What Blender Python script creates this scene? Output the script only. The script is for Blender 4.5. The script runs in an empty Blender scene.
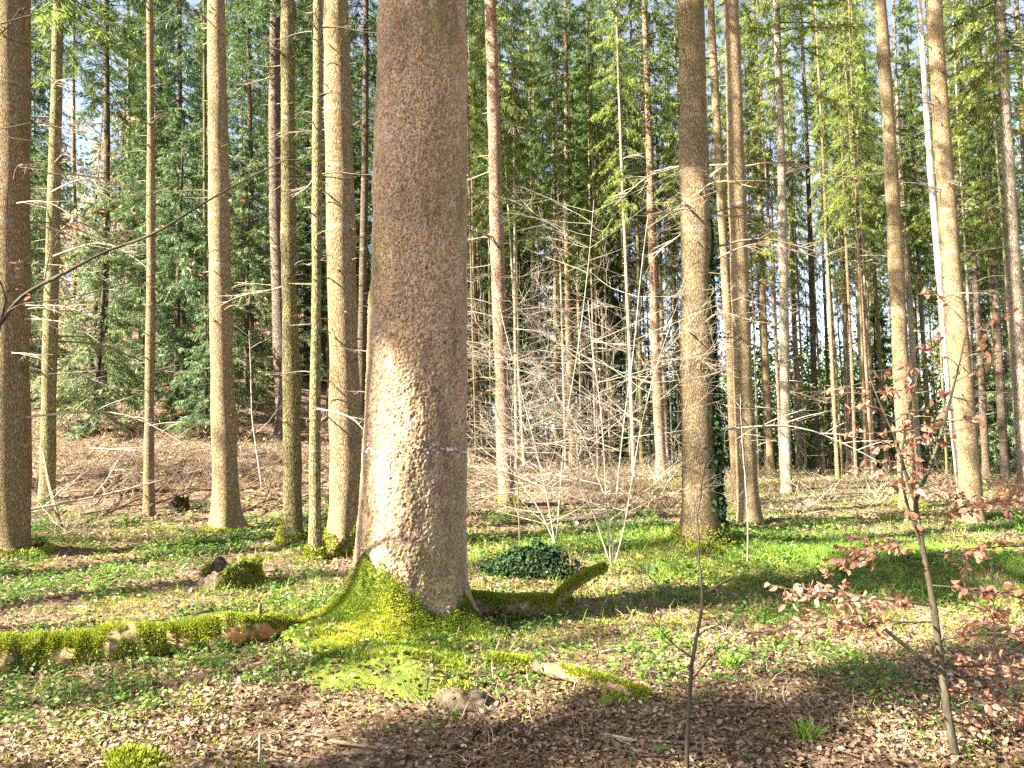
import bpy, math
import numpy as np
from mathutils import Vector, Matrix

SC = bpy.context.scene
COL = SC.collection
np.seterr(over='ignore')
rng = np.random.default_rng(11)
PI = math.pi

# ------------------------------------------------------------------ camera model
F = 773.0
PITCH = math.radians(4.1)
CAM = np.array([0.0, 0.0, 1.6])
FWD = np.array([0, math.cos(PITCH), math.sin(PITCH)])
UP = np.array([0, -math.sin(PITCH), math.cos(PITCH)])
RIGHT = np.array([1.0, 0, 0])
SUN_EL = math.radians(36)
SUN_AZ = math.radians(25)          # from straight left, turned towards the viewer
SUN = np.array([-math.cos(SUN_AZ) * math.cos(SUN_EL), -math.sin(SUN_AZ) * math.cos(SUN_EL), math.sin(SUN_EL)])


def ray(px, py):
    return FWD + RIGHT * ((px - 512) / F) + UP * ((384 - py) / F)


def at(px, py, Y):
    r = ray(px, py)
    return CAM + r * (Y / r[1])


# ------------------------------------------------------------------ noise
def _h(ix, iy, iz, s):
    n = (ix.astype(np.int64) * 374761393 + iy.astype(np.int64) * 668265263 + iz.astype(np.int64) * 2147483647 + s * 974634777) & 0xFFFFFFFF
    n = ((n ^ (n >> 13)) * 1274126177) & 0xFFFFFFFF
    n = ((n ^ (n >> 16)) * 2246822519) & 0xFFFFFFFF
    return ((n ^ (n >> 15)) & 0xFFFFFF) / float(0xFFFFFF)


def vn(x, y, z=None, s=0):
    x = np.asarray(x, float); y = np.asarray(y, float)
    z = np.zeros_like(x) if z is None else np.asarray(z, float)
    ix, iy, iz = np.floor(x), np.floor(y), np.floor(z)
    fx, fy, fz = x - ix, y - iy, z - iz
    fx, fy, fz = [f * f * (3 - 2 * f) for f in (fx, fy, fz)]
    out = 0
    for a in (0, 1):
        for b in (0, 1):
            for c in (0, 1):
                w = (fx if a else 1 - fx) * (fy if b else 1 - fy) * (fz if c else 1 - fz)
                out = out + w * _h(ix + a, iy + b, iz + c, s)
    return out


def fbm(x, y, sc=1.0, s=0, o=4):
    t, a, n = 0, 1.0, 0
    for k in range(o):
        t = t + a * vn(np.asarray(x) * sc * 2 ** k, np.asarray(y) * sc * 2 ** k, None, s + k * 17)
        n += a; a *= 0.5
    return t / n


def worley(p, s=0):
    """F1 and F2 of a jittered lattice at points p (n,3)."""
    ip = np.floor(p)
    f1 = np.full(len(p), 9.0); f2 = np.full(len(p), 9.0); cid = np.zeros(len(p))
    for a in (-1, 0, 1):
        for b in (-1, 0, 1):
            for c in (-1, 0, 1):
                q = ip + (a, b, c)
                j = np.stack([_h(q[:, 0], q[:, 1], q[:, 2], s + k) for k in (1, 2, 3)], 1)
                d = np.sqrt(((q + j - p) ** 2).sum(1))
                new = d < f1
                f2 = np.where(new, f1, np.minimum(f2, d))
                cid = np.where(new, j[:, 0], cid)
                f1 = np.where(new, d, f1)
    return f1, f2, cid


def sstep(a, b, x):
    t = np.clip((np.asarray(x, float) - a) / (b - a), 0, 1)
    return t * t * (3 - 2 * t)


# ------------------------------------------------------------------ terrain
BIG = np.array([-0.86, 6.6])         # foot of the broad spruce
BUMPS = []                           # x, y, radius x, radius y, height


def softplus(x, k):
    return np.logaddexp(0, np.asarray(x, float) / k) * k


def base_ground(x, y):
    x = np.asarray(x, float); y = np.asarray(y, float)
    ly = softplus(y - 14.5, 2.0)
    s = 1 - sstep(-9, 5, x + 0.16 * (y - 14))
    z = ly * (0.026 + 0.225 * s)
    z = z - 0.05 * softplus(y - 27, 3) * sstep(2, 12, x)
    far = np.sqrt(x * x + y * y)
    z = z - 0.10 * softplus(far - 95, 8) * (1 - sstep(-60, 10, x)) * 1.0
    return z


def G(x, y):
    x = np.asarray(x, float); y = np.asarray(y, float)
    z = base_ground(x, y)
    calm = 1 - np.exp(-((x - BIG[0]) ** 2 + (y - BIG[1]) ** 2) / 1.6)
    z = z + calm * (fbm(x, y, 0.35, 3, 3) - 0.5) * 0.26 + (fbm(x, y, 1.7, 9, 3) - 0.5) * 0.10
    for bx, by, rx, ry, h in BUMPS:
        z = z + h * np.exp(-(((x - bx) / rx) ** 2 + ((y - by) / ry) ** 2))
    return z


def gpix(px, py):
    r = ray(px, py)
    r = r / r[1]
    lo = None
    ts = np.linspace(2.5, 90, 3500)
    P = CAM + r * ts[:, None]
    under = P[:, 2] < G(P[:, 0], P[:, 1])
    k = int(np.argmax(under)) if under.any() else len(ts) - 1
    return P[k]


BUMPS += [
    (BIG[0] - 0.25, BIG[1] - 0.45, 0.85, 0.95, 0.07),
    (-0.80, 5.05, 0.34, 0.36, 0.16),
    (-0.42, 5.0, 0.3, 0.25, 0.06),
    (0.35, 7.4, 1.0, 0.5, 0.07),
    (-2.6, 5.4, 1.4, 0.5, 0.06),
    (3.4, 9.6, 2.8, 0.7, 0.10),
    (2.4, 11.6, 1.2, 0.8, 0.16),
    (-2.45, 11.2, 0.7, 0.6, 0.22),
    (-7.1, 11.4, 0.9, 0.8, 0.15),
]


# ------------------------------------------------------------------ mesh builder
class MB:
    def __init__(s):
        s.v, s.t, s.q, s.tr, s.qm, s.tm, s.n = [], [], [], [], [], [], 0

    def add(s, v, f, tint=0.5, mat=0):
        v = np.asarray(v, float).reshape(-1, 3); f = np.asarray(f, np.int64)
        s.v.append(v)
        s.t.append(np.broadcast_to(np.asarray(tint, float), (len(v),)).astype(np.float32))
        if f.shape[1] == 4:
            s.q.append(f + s.n); s.qm.append(np.full(len(f), mat))
        else:
            s.tr.append(f + s.n); s.tm.append(np.full(len(f), mat))
        s.n += len(v)

    def tube(s, path, rad, seg=6, tint=0.5, mat=0, cap=True, noise=0.0, ns=3.0, seed=0):
        P = np.asarray(path, float); n = len(P)
        rad = np.broadcast_to(np.asarray(rad, float), (n,))
        T = np.gradient(P, axis=0)
        T /= np.linalg.norm(T, axis=1)[:, None] + 1e-9
        ref = np.array([0, 0, 1.0]) if abs(T[:, 2]).mean() < 0.8 else np.array([1.0, 0, 0])
        A = np.cross(T, ref); A /= np.linalg.norm(A, axis=1)[:, None] + 1e-9
        B = np.cross(T, A)
        th = np.linspace(0, 2 * PI, seg, endpoint=False)
        N = A[:, None, :] * np.cos(th)[None, :, None] + B[:, None, :] * np.sin(th)[None, :, None]
        V = P[:, None, :] + N * rad[:, None, None]
        if noise:
            W = V.reshape(-1, 3) * ns
            k = (vn(W[:, 0], W[:, 1], W[:, 2], seed) - 0.5).reshape(n, seg) * 2
            V = V + N * (k * noise * rad[:, None])[:, :, None]
        i = np.arange(n - 1)[:, None] * seg; j = np.arange(seg)[None, :]; j2 = (j + 1) % seg
        f = np.stack([i + j, i + j2, i + seg + j2, i + seg + j], -1).reshape(-1, 4)
        s.add(V.reshape(-1, 3), f, tint, mat)
        if cap:
            for e in (0, n - 1):
                c = np.vstack([V[e], P[e][None]])
                k = np.arange(seg)
                f = np.stack([k, (k + 1) % seg, np.full(seg, seg)], 1)
                s.add(c, f if e else f[:, ::-1], tint, mat)

    def sticks(s, p0, p1, r0, r1, tint=0.5, mat=0):
        p0 = np.asarray(p0, float).reshape(-1, 3); p1 = np.asarray(p1, float).reshape(-1, 3); m = len(p0)
        if not m: return
        T = p1 - p0; T /= np.linalg.norm(T, axis=1)[:, None] + 1e-9
        A = np.cross(T, np.where(abs(T[:, 2:3]) < 0.9, [[0, 0, 1.0]], [[1.0, 0, 0]])); A /= np.linalg.norm(A, axis=1)[:, None] + 1e-9
        B = np.cross(T, A)
        r0 = np.broadcast_to(np.asarray(r0, float), (m,))[:, None]; r1 = np.broadcast_to(np.asarray(r1, float), (m,))[:, None]
        V = []
        for k in range(3):
            u = A * math.cos(k * 2 * PI / 3) + B * math.sin(k * 2 * PI / 3)
            V += [p0 + u * r0, p1 + u * r1]
        V = np.stack(V, 1).reshape(-1, 3)
        b = np.arange(m)[:, None] * 6
        f = np.concatenate([b + [0, 2, 3, 1], b + [2, 4, 5, 3], b + [4, 0, 1, 5]])
        s.add(V, f, np.repeat(np.broadcast_to(np.asarray(tint, float), (m,)), 6), mat)

    def blades(s, base, d, side, L, W, tint=0.5, mat=0, sag=0.0, wide=0.45):
        base = np.asarray(base, float).reshape(-1, 3); m = len(base)
        if not m: return
        d = np.broadcast_to(np.asarray(d, float), (m, 3)); side = np.broadcast_to(np.asarray(side, float), (m, 3))
        L = np.broadcast_to(np.asarray(L, float), (m,))[:, None]; W = np.broadcast_to(np.asarray(W, float), (m,))[:, None]
        mid = base + d * L * wide
        tip = base + d * L
        tip = tip - np.array([0, 0, 1.0]) * (L * sag)
        V = np.stack([base, mid + side * W / 2, tip, mid - side * W / 2], 1).reshape(-1, 3)
        s.add(V, np.arange(m)[:, None] * 4 + np.arange(4), np.repeat(np.broadcast_to(np.asarray(tint, float), (m,)), 4), mat)

    def leaves(s, base, d, nrm, L, W, tint, curl=0.25, mat=0):
        """a broad leaf of two faces folded along its midrib"""
        base = np.asarray(base, float).reshape(-1, 3); m = len(base)
        if not m: return
        side = np.cross(d, nrm); side /= np.linalg.norm(side, axis=1)[:, None] + 1e-9
        up = np.cross(side, d)
        L = np.broadcast_to(np.asarray(L, float), (m,))[:, None]; W = np.broadcast_to(np.asarray(W, float), (m,))[:, None]
        c = np.broadcast_to(np.asarray(curl, float), (m,))[:, None] * W
        P = [base, base + d * L * .28 + side * W * .46 + up * c, base + d * L * .68 + side * W * .40 + up * c * 1.2, base + d * L + up * c * .5,
             base + d * L * .68 - side * W * .40 + up * c, base + d * L * .28 - side * W * .46 + up * c * .9]
        V = np.stack(P, 1).reshape(-1, 3)
        b = np.arange(m)[:, None] * 6
        f = np.concatenate([b + [0, 1, 2, 3], b + [0, 3, 4, 5]])
        s.add(V, f, np.repeat(np.broadcast_to(np.asarray(tint, float), (m,)), 6), mat)

    def mesh(s, name, mats, smooth=True):
        me = bpy.data.meshes.new(name)
        V = np.concatenate(s.v); nv = len(V)
        q = np.concatenate(s.q) if s.q else np.zeros((0, 4), np.int64)
        t = np.concatenate(s.tr) if s.tr else np.zeros((0, 3), np.int64)
        mi = np.concatenate(s.qm + s.tm).astype(np.int32)
        loops = np.concatenate([q.ravel(), t.ravel()]).astype(np.int32)
        starts = np.concatenate([np.arange(len(q)) * 4, len(q) * 4 + np.arange(len(t)) * 3]).astype(np.int32)
        me.vertices.add(nv); me.vertices.foreach_set('co', V.astype(np.float32).ravel())
        me.loops.add(len(loops)); me.loops.foreach_set('vertex_index', loops)
        me.polygons.add(len(starts)); me.polygons.foreach_set('loop_start', starts)
        me.polygons.foreach_set('material_index', mi)
        me.polygons.foreach_set('use_smooth', np.full(len(starts), smooth))
        a = me.attributes.new('tint', 'FLOAT', 'POINT'); a.data.foreach_set('value', np.concatenate(s.t))
        me.update(calc_edges=True); me.validate()
        for m in (mats if isinstance(mats, (list, tuple)) else [mats]):
            me.materials.append(m)
        return me

    def build(s, name, mats, parent=None, smooth=True):
        return link(name, s.mesh(name, mats, smooth), parent)


def link(name, me, parent=None):
    o = bpy.data.objects.new(name, me); COL.objects.link(o)
    if parent: o.parent = parent
    return o


def empty(name, loc, label, cat, group=None):
    o = bpy.data.objects.new(name, None); COL.objects.link(o)
    o.location = loc; o.empty_display_size = 0.2
    return tag(o, label, cat, group)


def tag(o, label, cat, group=None, kind=None):
    if label: o['label'] = label
    if cat: o['category'] = cat
    if group: o['group'] = group
    if kind: o['kind'] = kind
    return o


def unit(v):
    v = np.asarray(v, float)
    return v / (np.linalg.norm(v, axis=-1, keepdims=True) + 1e-9)


# ------------------------------------------------------------------ materials
class NT:
    def __init__(s, name):
        s.m = bpy.data.materials.new(name); s.m.use_nodes = True
        s.t = s.m.node_tree; s.t.nodes.clear()
        s.out = s.n('ShaderNodeOutputMaterial')

    def n(s, ty, **kw):
        nd = s.t.nodes.new(ty)
        for k, v in kw.items():
            if k in nd.inputs.keys() if isinstance(k, str) and not hasattr(nd, k) else False:
                nd.inputs[k].default_value = v
            else:
                setattr(nd, k, v)
        return nd

    def l(s, a, b): s.t.links.new(a, b)

    def coords(s, scale=(1, 1, 1), kind='Object'):
        tc = s.n('ShaderNodeTexCoord'); mp = s.n('ShaderNodeMapping'); mp.inputs['Scale'].default_value = scale
        s.l(tc.outputs[kind], mp.inputs['Vector']); return mp.outputs['Vector']

    def noise(s, vec, scale, detail=4, rough=0.55):
        nd = s.n('ShaderNodeTexNoise'); nd.inputs['Scale'].default_value = scale; nd.inputs['Detail'].default_value = detail
        nd.inputs['Roughness'].default_value = rough
        s.l(vec, nd.inputs['Vector']); return nd.outputs['Fac']

    def ramp(s, fac, stops):
        r = s.n('ShaderNodeValToRGB'); el = r.color_ramp.elements
        el[0].position, el[1].position = stops[0][0], stops[-1][0]
        el[0].color = (*stops[0][1], 1); el[1].color = (*stops[-1][1], 1)
        for p, c in stops[1:-1]:
            e = el.new(p); e.color = (*c, 1)
        s.l(fac, r.inputs['Fac']); return r.outputs['Color']

    def ss(s, fac, a, b):
        r = s.n('ShaderNodeMapRange'); r.interpolation_type = 'SMOOTHSTEP'
        r.inputs['From Min'].default_value = a; r.inputs['From Max'].default_value = b
        s.l(fac, r.inputs['Value']); return r.outputs['Result']

    def mix(s, fac, a, b, mode='MIX'):
        m = s.n('ShaderNodeMix'); m.data_type = 'RGBA'; m.blend_type = mode
        for sock, v in ((m.inputs['Factor'], fac), (m.inputs['A'], a), (m.inputs['B'], b)):
            if isinstance(v, (int, float)): sock.default_value = v
            elif isinstance(v, tuple): sock.default_value = (*v, 1)
            else: s.l(v, sock)
        for i in m.inputs:
            pass
        return m.outputs['Result']

    def math(s, op, a, b=0.0):
        m = s.n('ShaderNodeMath'); m.operation = op
        for sock, v in ((m.inputs[0], a), (m.inputs[1], b)):
            if isinstance(v, (int, float)): sock.default_value = v
            else: s.l(v, sock)
        return m.outputs[0]


def fix_mix():
    pass


def _mixsock(self, fac, a, b, mode='MIX'):
    m = self.n('ShaderNodeMix'); m.data_type = 'RGBA'; m.blend_type = mode
    ins = [i for i in m.inputs if i.enabled]
    for sock, v in zip(ins, (fac, a, b)):
        if isinstance(v, (int, float)): sock.default_value = v
        elif isinstance(v, tuple): sock.default_value = (*v, 1)
        else: self.l(v, sock)
    return [o for o in m.outputs if o.enabled][0]


NT.mix = _mixsock


def principled(k, col, rough=0.8, bump=None, bstr=0.5, bdist=0.02, spec=0.2):
    p = k.n('ShaderNodeBsdfPrincipled')
    if isinstance(col, tuple): p.inputs['Base Color'].default_value = (*col, 1)
    else: k.l(col, p.inputs['Base Color'])
    p.inputs['Roughness'].default_value = rough
    p.inputs['Specular IOR Level'].default_value = spec
    if bump is not None:
        b = k.n('ShaderNodeBump'); b.inputs['Strength'].default_value = bstr; b.inputs['Distance'].default_value = bdist
        k.l(bump, b.inputs['Height']); k.l(b.outputs['Normal'], p.inputs['Normal'])
    return p


def mat_leaf(name, stops, trans=0.3, rough=0.55, vary=0.25, spec=0.25, hue=0.02):
    k = NT(name)
    a = k.n('ShaderNodeAttribute'); a.attribute_name = 'tint'
    c = k.ramp(a.outputs['Fac'], stops)
    oi = k.n('ShaderNodeObjectInfo')
    h = k.n('ShaderNodeHueSaturation')
    mr = k.n('ShaderNodeMapRange'); mr.inputs['To Min'].default_value = 1 - vary; mr.inputs['To Max'].default_value = 1 + vary
    k.l(oi.outputs['Random'], mr.inputs['Value']); k.l(mr.outputs['Result'], h.inputs['Value'])
    mh = k.n('ShaderNodeMapRange'); mh.inputs['To Min'].default_value = .5 + hue; mh.inputs['To Max'].default_value = .5 - hue
    k.l(oi.outputs['Random'], mh.inputs['Value']); k.l(mh.outputs['Result'], h.inputs['Hue'])
    k.l(c, h.inputs['Color'])
    p = principled(k, h.outputs['Color'], rough, spec=spec)
    if trans:
        t = k.n('ShaderNodeBsdfTranslucent'); k.l(h.outputs['Color'], t.inputs['Color'])
        mx = k.n('ShaderNodeMixShader'); mx.inputs['Fac'].default_value = trans
        k.l(p.outputs[0], mx.inputs[1]); k.l(t.outputs[0], mx.inputs[2]); k.l(mx.outputs[0], k.out.inputs[0])
    else:
        k.l(p.outputs[0], k.out.inputs[0])
    return k.m


def mat_bark(name, dark, mid, light, green, scale=30, moss=0.45, lichen=0.3, bdist=0.012, stretch=0.45, vary=0.22):
    k = NT(name)
    v = k.coords((1, 1, stretch))
    vo = k.n('ShaderNodeTexVoronoi'); vo.feature = 'DISTANCE_TO_EDGE'; vo.inputs['Scale'].default_value = scale
    vc = k.n('ShaderNodeTexVoronoi'); vc.inputs['Scale'].default_value = scale
    wob = k.n('ShaderNodeTexNoise'); wob.inputs['Scale'].default_value = scale * .6; wob.inputs['Detail'].default_value = 3
    k.l(v, wob.inputs['Vector'])
    vm = k.n('ShaderNodeVectorMath'); vm.operation = 'MULTIPLY_ADD'
    vm.inputs[1].default_value = (.9 / scale,) * 3
    k.l(wob.outputs['Color'], vm.inputs[0]); k.l(v, vm.inputs[2])
    k.l(vm.outputs[0], vo.inputs['Vector']); k.l(vm.outputs[0], vc.inputs['Vector'])
    crack = k.ss(vo.outputs['Distance'], 0.0, 0.16)
    fine = k.noise(v, scale * 2.4, 5, .65)
    big = k.noise(k.coords((1, 1, .25)), 2.6, 4, .6)
    sep = k.n('ShaderNodeSeparateColor'); k.l(vc.outputs['Color'], sep.inputs[0])
    tone = k.math('ADD', k.math('MULTIPLY', sep.outputs[0], .45), k.math('MULTIPLY', fine, .55))
    c = k.ramp(tone, [(.15, mid), (.5, tuple((a + b) / 2 for a, b in zip(mid, light))), (.85, light)])
    c = k.mix(k.math('MULTIPLY', k.ss(big, .52, .72), moss), c, green)
    lic = k.noise(v, scale * .5, 4, .6)
    c = k.mix(k.math('MULTIPLY', k.ss(lic, .58, .75), lichen), c, (.42, .43, .36))
    c = k.mix(crack, dark, c)
    pt = k.noise(k.coords((1, 1, .5)), 4.5, 5, .65)
    c = k.mix(k.math('MULTIPLY', k.ss(pt, .50, .68), .55), c, dark)
    rg2_ = k.noise(k.coords((.3, .3, 3.0)), 2.0, 3, .5)
    c = k.mix(k.math('MULTIPLY', k.ss(rg2_, .58, .70), .35), c, (.33, .31, .25))
    oi = k.n('ShaderNodeObjectInfo')
    mr = k.n('ShaderNodeMapRange'); mr.inputs['To Min'].default_value = 1 - vary; mr.inputs['To Max'].default_value = 1 + vary
    k.l(oi.outputs['Random'], mr.inputs['Value'])
    h = k.n('ShaderNodeHueSaturation'); k.l(mr.outputs['Result'], h.inputs['Value']); k.l(c, h.inputs['Color'])
    hgt = k.math('ADD', crack, k.math('MULTIPLY', fine, .8))
    p = principled(k, h.outputs['Color'], .9, hgt, .8, bdist, .12)
    k.l(p.outputs[0], k.out.inputs[0])
    return k.m


def mat_rough(name, stops, scale=8, rough=.9, bdist=.01, stretch=(1, 1, 1), kind='Object'):
    k = NT(name)
    v = k.coords(stretch, kind)
    n1 = k.noise(v, scale, 6, .65)
    c = k.ramp(n1, stops)
    n2 = k.noise(v, scale * 4, 5, .7)
    p = principled(k, c, rough, k.math('ADD', n1, n2), .7, bdist, .12)
    k.l(p.outputs[0], k.out.inputs[0])
    return k.m


M = {}
M['bark_big'] = mat_bark('broad_spruce_bark', (.055, .032, .022), (.20, .125, .085), (.36, .25, .18), (.15, .14, .055), 42, .35, .25, .008, .6, 0)
M['bark'] = mat_bark('spruce_bark', (.11, .08, .042), (.17, .122, .06), (.335, .255, .145), (.185, .165, .045), 46, .7, .3, .010, .28)
M['bark_red'] = mat_bark('red_spruce_bark', (.07, .035, .025), (.245, .155, .095), (.43, .30, .195), (.19, .16, .06), 44, .4, .25, .010, .28)
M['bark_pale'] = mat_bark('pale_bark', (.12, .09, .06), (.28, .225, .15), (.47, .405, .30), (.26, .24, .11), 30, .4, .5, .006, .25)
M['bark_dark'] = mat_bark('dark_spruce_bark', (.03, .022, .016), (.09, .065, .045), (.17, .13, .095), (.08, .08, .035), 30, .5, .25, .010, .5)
M['bark_green'] = mat_bark('algae_green_bark', (.05, .045, .02), (.155, .135, .055), (.29, .25, .12), (.17, .17, .045), 42, .7, .2, .008, .3)
M['beech_bark'] = mat_rough('young_beech_bark', [(.3, (.030, .026, .017)), (.55, (.066, .056, .037)), (.8, (.12, .105, .075))], 22, .75, .003, (1, 1, .4))
M['twig_pale'] = mat_rough('pale_dead_twig', [(.3, (.22, .175, .13)), (.7, (.46, .395, .315))], 9, .85, .002)
M['twig_brown'] = mat_rough('brown_twig', [(.3, (.09, .066, .042)), (.7, (.22, .165, .11))], 9, .85, .002)
M['wood_rot'] = mat_rough('rotten_wood', [(.3, (.03, .022, .016)), (.5, (.11, .08, .056)), (.75, (.24, .18, .13))], 22, .95, .02, (1, 1, 1))
M['wood_orange'] = mat_rough('broken_orange_wood', [(.3, (.16, .055, .018)), (.5, (.40, .16, .05)), (.75, (.58, .33, .14))], 14, .85, .01, (.4, 1, 1))
M['log_bark'] = mat_rough('log_bark', [(.3, (.045, .03, .016)), (.5, (.18, .125, .065)), (.75, (.42, .32, .18))], 26, .92, .012, (1, 1, 1))
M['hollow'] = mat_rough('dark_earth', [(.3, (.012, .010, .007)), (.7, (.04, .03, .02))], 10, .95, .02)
M['moss_base'] = mat_rough('moss_bed', [(.25, (.045, .062, .012)), (.5, (.12, .155, .022)), (.8, (.24, .25, .04))], 9, .95, .03)
M['moss'] = mat_leaf('moss_tips', [(0, (.07, .105, .012)), (.4, (.20, .25, .022)), (.75, (.35, .38, .035)), (1, (.47, .44, .075))], .3, .7, 0.06, .1, 0)
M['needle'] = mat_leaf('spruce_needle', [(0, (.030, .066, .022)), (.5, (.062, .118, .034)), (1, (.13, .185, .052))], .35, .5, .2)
M['needle_blue'] = mat_leaf('young_spruce_needle', [(0, (.065, .115, .052)), (.5, (.13, .195, .082)), (1, (.235, .29, .11))], .35, .5, .15, .35)
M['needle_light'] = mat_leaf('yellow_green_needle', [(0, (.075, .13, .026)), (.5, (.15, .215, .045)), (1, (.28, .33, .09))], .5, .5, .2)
M['litter'] = mat_leaf('fallen_leaf', [(0, (.065, .04, .022)), (.3, (.16, .10, .056)), (.7, (.285, .195, .115)), (1, (.44, .34, .22))], .15, .6, 0, .3, 0)
M['beech_leaf'] = mat_leaf('copper_beech_leaf', [(0, (.24, .095, .055)), (.5, (.42, .20, .12)), (1, (.58, .36, .24))], .45, .5, 0, .3, 0)
M['green_leaf'] = mat_leaf('herb_leaf', [(0, (.04, .095, .016)), (.5, (.10, .185, .028)), (1, (.23, .31, .05))], .4, .45, 0, .35, 0)
M['grass'] = mat_leaf('grass_blade', [(0, (.10, .20, .02)), (.5, (.21, .34, .042)), (.85, (.34, .42, .075)), (1, (.48, .43, .18))], .4, .5, 0, .3, 0)
M['straw'] = mat_leaf('dry_grass', [(0, (.25, .19, .085)), (1, (.55, .47, .27))], .3, .6, 0, .2, 0)
M['ivy'] = mat_leaf('ivy_leaf', [(0, (.012, .028, .012)), (.6, (.024, .05, .017)), (1, (.05, .09, .03))], .15, .6, 0, .15, 0)


def mat_ground():
    k = NT('forest_floor')
    v = k.coords((1, 1, 1))
    n1 = k.noise(v, 1.1, 6, .65)
    n2 = k.noise(v, 14, 6, .7)
    n3 = k.noise(v, .45, 4, .6)
    vo = k.n('ShaderNodeTexVoronoi'); vo.inputs['Scale'].default_value = 22; k.l(v, vo.inputs['Vector'])
    sep = k.n('ShaderNodeSeparateColor'); k.l(vo.outputs['Color'], sep.inputs[0])
    leaf = k.ramp(sep.outputs[0], [(.05, (.075, .045, .03)), (.45, (.16, .10, .062)), (.8, (.24, .16, .105)), (1, (.34, .25, .17))])
    soil = k.ramp(n2, [(.3, (.035, .024, .016)), (.6, (.10, .066, .042)), (.8, (.18, .125, .08))])
    c = k.mix(k.ss(n2, .40, .56), soil, leaf)
    a = k.n('ShaderNodeAttribute'); a.attribute_name = 'tint'
    moss = k.ramp(n2, [(.3, (.045, .058, .014)), (.55, (.125, .15, .03)), (.8, (.27, .27, .07))])
    mk = k.ss(k.math('ADD', k.math('MULTIPLY', k.math('SUBTRACT', n1, .5), 1.1), k.math('ADD', a.outputs['Fac'], k.math('MULTIPLY', k.math('SUBTRACT', n2, .5), .5))), .42, .62)
    c = k.mix(mk, c, moss)
    p = principled(k, c, .95, k.math('ADD', n2, k.math('MULTIPLY', sep.outputs[1], .6)), .9, .03, .1)
    k.l(p.outputs[0], k.out.inputs[0])
    return k.m


# ------------------------------------------------------------------ ground sheet
def green_field(x, y):
    """where the floor is moss, herbs and grass rather than leaves"""
    x = np.asarray(x, float); y = np.asarray(y, float)
    g = 0.42 + 0 * x
    g = g + .30 * np.exp(-(((x - 5.2) / 3.2) ** 2 + ((y - 10.0) / 2.0) ** 2))
    g = g + .22 * np.exp(-(((x - 1.6) / 1.8) ** 2 + ((y - 11.0) / 1.6) ** 2))
    g = g - .12 * np.exp(-(((x + .4) / 3.5) ** 2 + ((y - 3.9) / .7) ** 2))
    g = g + .12 * np.exp(-(((x + 1.6) / 2.2) ** 2 + ((y - 6.2) / 1.3) ** 2))
    g = g + .10 * np.exp(-(((x + 3.0) / 1.6) ** 2 + ((y - 4.4) / .8) ** 2))
    g = g - .22 * np.exp(-(((x - .7) / 1.3) ** 2 + ((y - 4.3) / .7) ** 2))
    g = g - .30 * sstep(14, 17, y) * (1 - sstep(-3, 2, x))
    g = g + .10 * sstep(13, 16, y) * sstep(2, 5, x)
    return g


def make_ground():
    def axis(lo, hi, fine, grow, a, b):
        out = list(np.arange(a, b + 1e-6, fine)); st = fine
        while out[-1] < hi: st *= grow; out.append(out[-1] + st)
        st = fine; left = []
        p = a
        while p > lo: st *= grow; p -= st; left.append(p)
        return np.array(left[::-1] + out)
    xs = axis(-420, 420, .05, 1.06, -5.0, 5.5)
    ys = axis(-300, 600, .05, 1.05, 2.8, 11.0)
    X, Y = np.meshgrid(xs, ys)
    x, y = X.ravel(), Y.ravel()
    z = G(x, y) + (fbm(x, y, 6.0, 31, 3) - .5) * .05 * (1 - sstep(12, 25, np.hypot(x, y)))
    mb = MB()
    nx, ny = len(xs), len(ys)
    i = np.arange(ny - 1)[:, None] * nx; j = np.arange(nx - 1)[None]
    f = np.stack([i + j, i + j + 1, i + nx + j + 1, i + nx + j], -1).reshape(-1, 4)
    mb.add(np.stack([x, y, z], 1), f, green_field(x, y))
    return tag(mb.build('ground', mat_ground()), 'forest floor of brown leaves, moss and low green plants', None, None, 'structure')


make_ground()


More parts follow.
